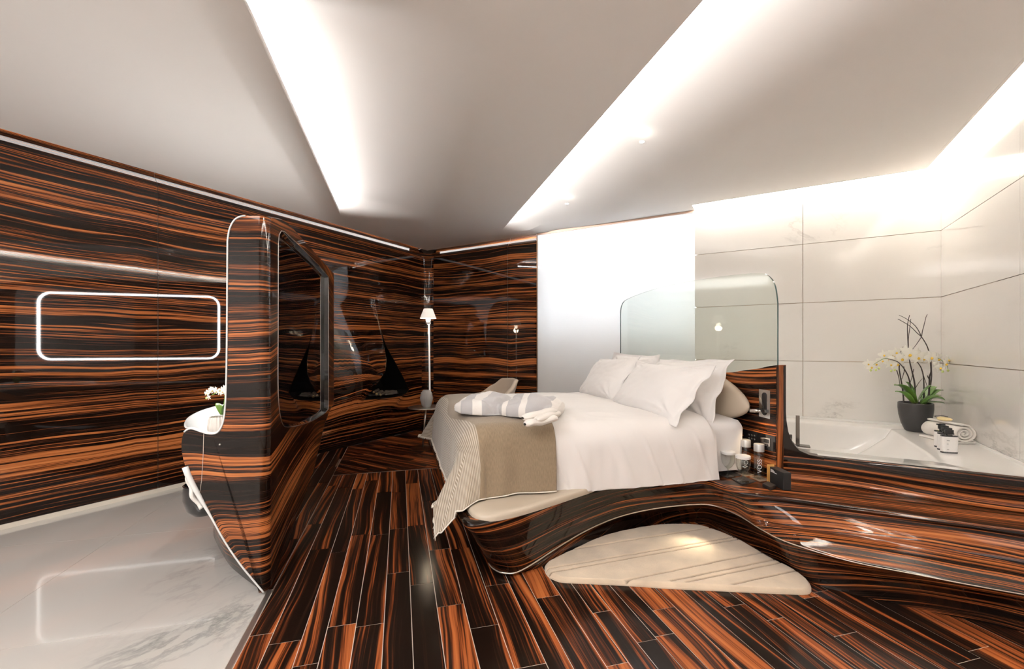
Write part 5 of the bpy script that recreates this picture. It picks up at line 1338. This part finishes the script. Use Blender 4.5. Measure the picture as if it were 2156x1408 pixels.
lathe('lamp_bulb', shc, [(0, -.050), (.022, -.046), (.028, -.02), (.02, .02), (0, .03)], plain('bulb', (1, .95, .88), .5, emit=(1, .88, .72), estr=12), tlm, seg=16)
box('socket', shc + Vector((0, 0, -.06)), (.07, .02, .028), M_CHROME, tlm, bevel=.003)
pl = bpy.data.lights.new('lamp_glow', 'POINT'); pl.energy = 3.5; pl.color = (1, .78, .52); pl.shadow_soft_size = .04
plo = bpy.data.objects.new('lamp_glow', pl); C.objects.link(plo); plo.location = shc + Vector((0, 0, -.08))

ac = thing('armchair', 'beige upholstered tub armchair behind the bed by the wood wall', 'chair', DN(1.30, 5.30, 0))
acc = at(1012, 900, t=5.45); acc = Vector((acc.x, acc.y, 0)); ac.location = acc
M_CHAIR = plain('beige_weave', (.54, .45, .36), .9, sheen=.3, bump=(300, .4))
fdir = (-camR * .93 - camF * .35).normalized(); sdir = Vector((0, 0, 1)).cross(fdir)
def chair_shell(a, b):
    th = (a - .5) * 2 * 2.05                      # around from one arm end to the other; back in the middle
    topz = interp([(0, .62), (.18, .68), (.28, .79), (.36, .88), (.5, .895), (.64, .88), (.72, .79), (.82, .68), (1, .62)], a)
    zz = .30 + (topz - .30) * b; r = .30 + .06 * b * (1 + .3 * math.cos(th)); 
    return acc - fdir * (r * math.cos(th)) + sdir * (r * 1.10 * math.sin(th)) - fdir * (.06 * b * b * max(0, math.cos(th))) + Vector((0, 0, zz))
grid('shell', chair_shell, 60, 18, M_CHAIR, ac, solid=.045)
lathe('seat', acc, [(0, .30), (.24, .30), (.26, .33), (.26, .41), (.24, .44), (0, .45)], M_CHAIR, ac, seg=36)
for sx in (-1, 1):
    for sy in (-1, 1):
        tube('leg', [acc + fdir * .15 * sx + sdir * .15 * sy + Vector((0, 0, .31)), acc + fdir * .21 * sx + sdir * .21 * sy], .012, plain('dark_wood_leg', (.05, .025, .015), .4), ac, seg=10)

# firewood in the niche
M_BARK = plain('burnt_bark', (.085, .07, .055), .9, bump=(60, 1), var=.4); M_CUT = plain('cut_wood', (.50, .36, .17), .7, var=.2)
def fpt(x, y, X): return at(740 + x / 7.04, 740 + y / 7.04, X=X)
gt = thing('fire_grate', 'dark curved tray holding the logs in the fireplace niche', 'tray', fpt(500, 660, XL - .0))
a0, a1 = fpt(340, 665, XL + .02), fpt(700, 632, XL + .0)
grid('tray', lambda a, b: a0.lerp(a1, a) + Vector((-.16 * b, 0, .006 + .02 * math.sin(pi * a) * 0 + .015 * abs(2 * b - 1))), 20, 8, plain('ash_grey', (.06, .058, .055), .8, bump=(40, 1)), gt, solid=.008)
for (x0, y0), (x1, y1), xa, r, cut, lb in (((372, 632), (455, 590), -.06, .026, 0, 'split log with a pale cut end, left in the fireplace niche'), ((505, 595), (665, 592), -.09, .022, 1, 'log lying level with a pale right end in the fireplace niche'), ((430, 640), (520, 600), -.04, .022, 0, 'round charred log in the middle of the fireplace niche'),
                                        ((500, 632), (670, 612), -.02, .018, 1, 'thin charred log in front of the others in the fireplace niche'), ((330, 600), (400, 560), -.12, .018, 0, 'dark log leaning at the back left of the fireplace niche')):
    p, q = fpt(x0, y0, XL + xa + .04), fpt(x1, y1, XL + xa - .02)
    lgv = thing('firewood_log', lb, 'log', p, group='logs in the fireplace')
    tube('bark', [p.lerp(q, k / 6) + Vector((0, 0, .003 * nz(k, x0))) for k in range(7)], lambda a, r=r, x0=x0: r * (1 + .15 * math.sin(a * 9 + x0)), M_BARK, lgv, seg=9)
    dd = (q - p).normalized(); e_ = p if cut == 0 else q; sg = -1 if cut == 0 else 1
    tube('cut_end', [e_ + dd * sg * .0005, e_ + dd * sg * .004], r * .86, M_CUT, lgv, seg=5)
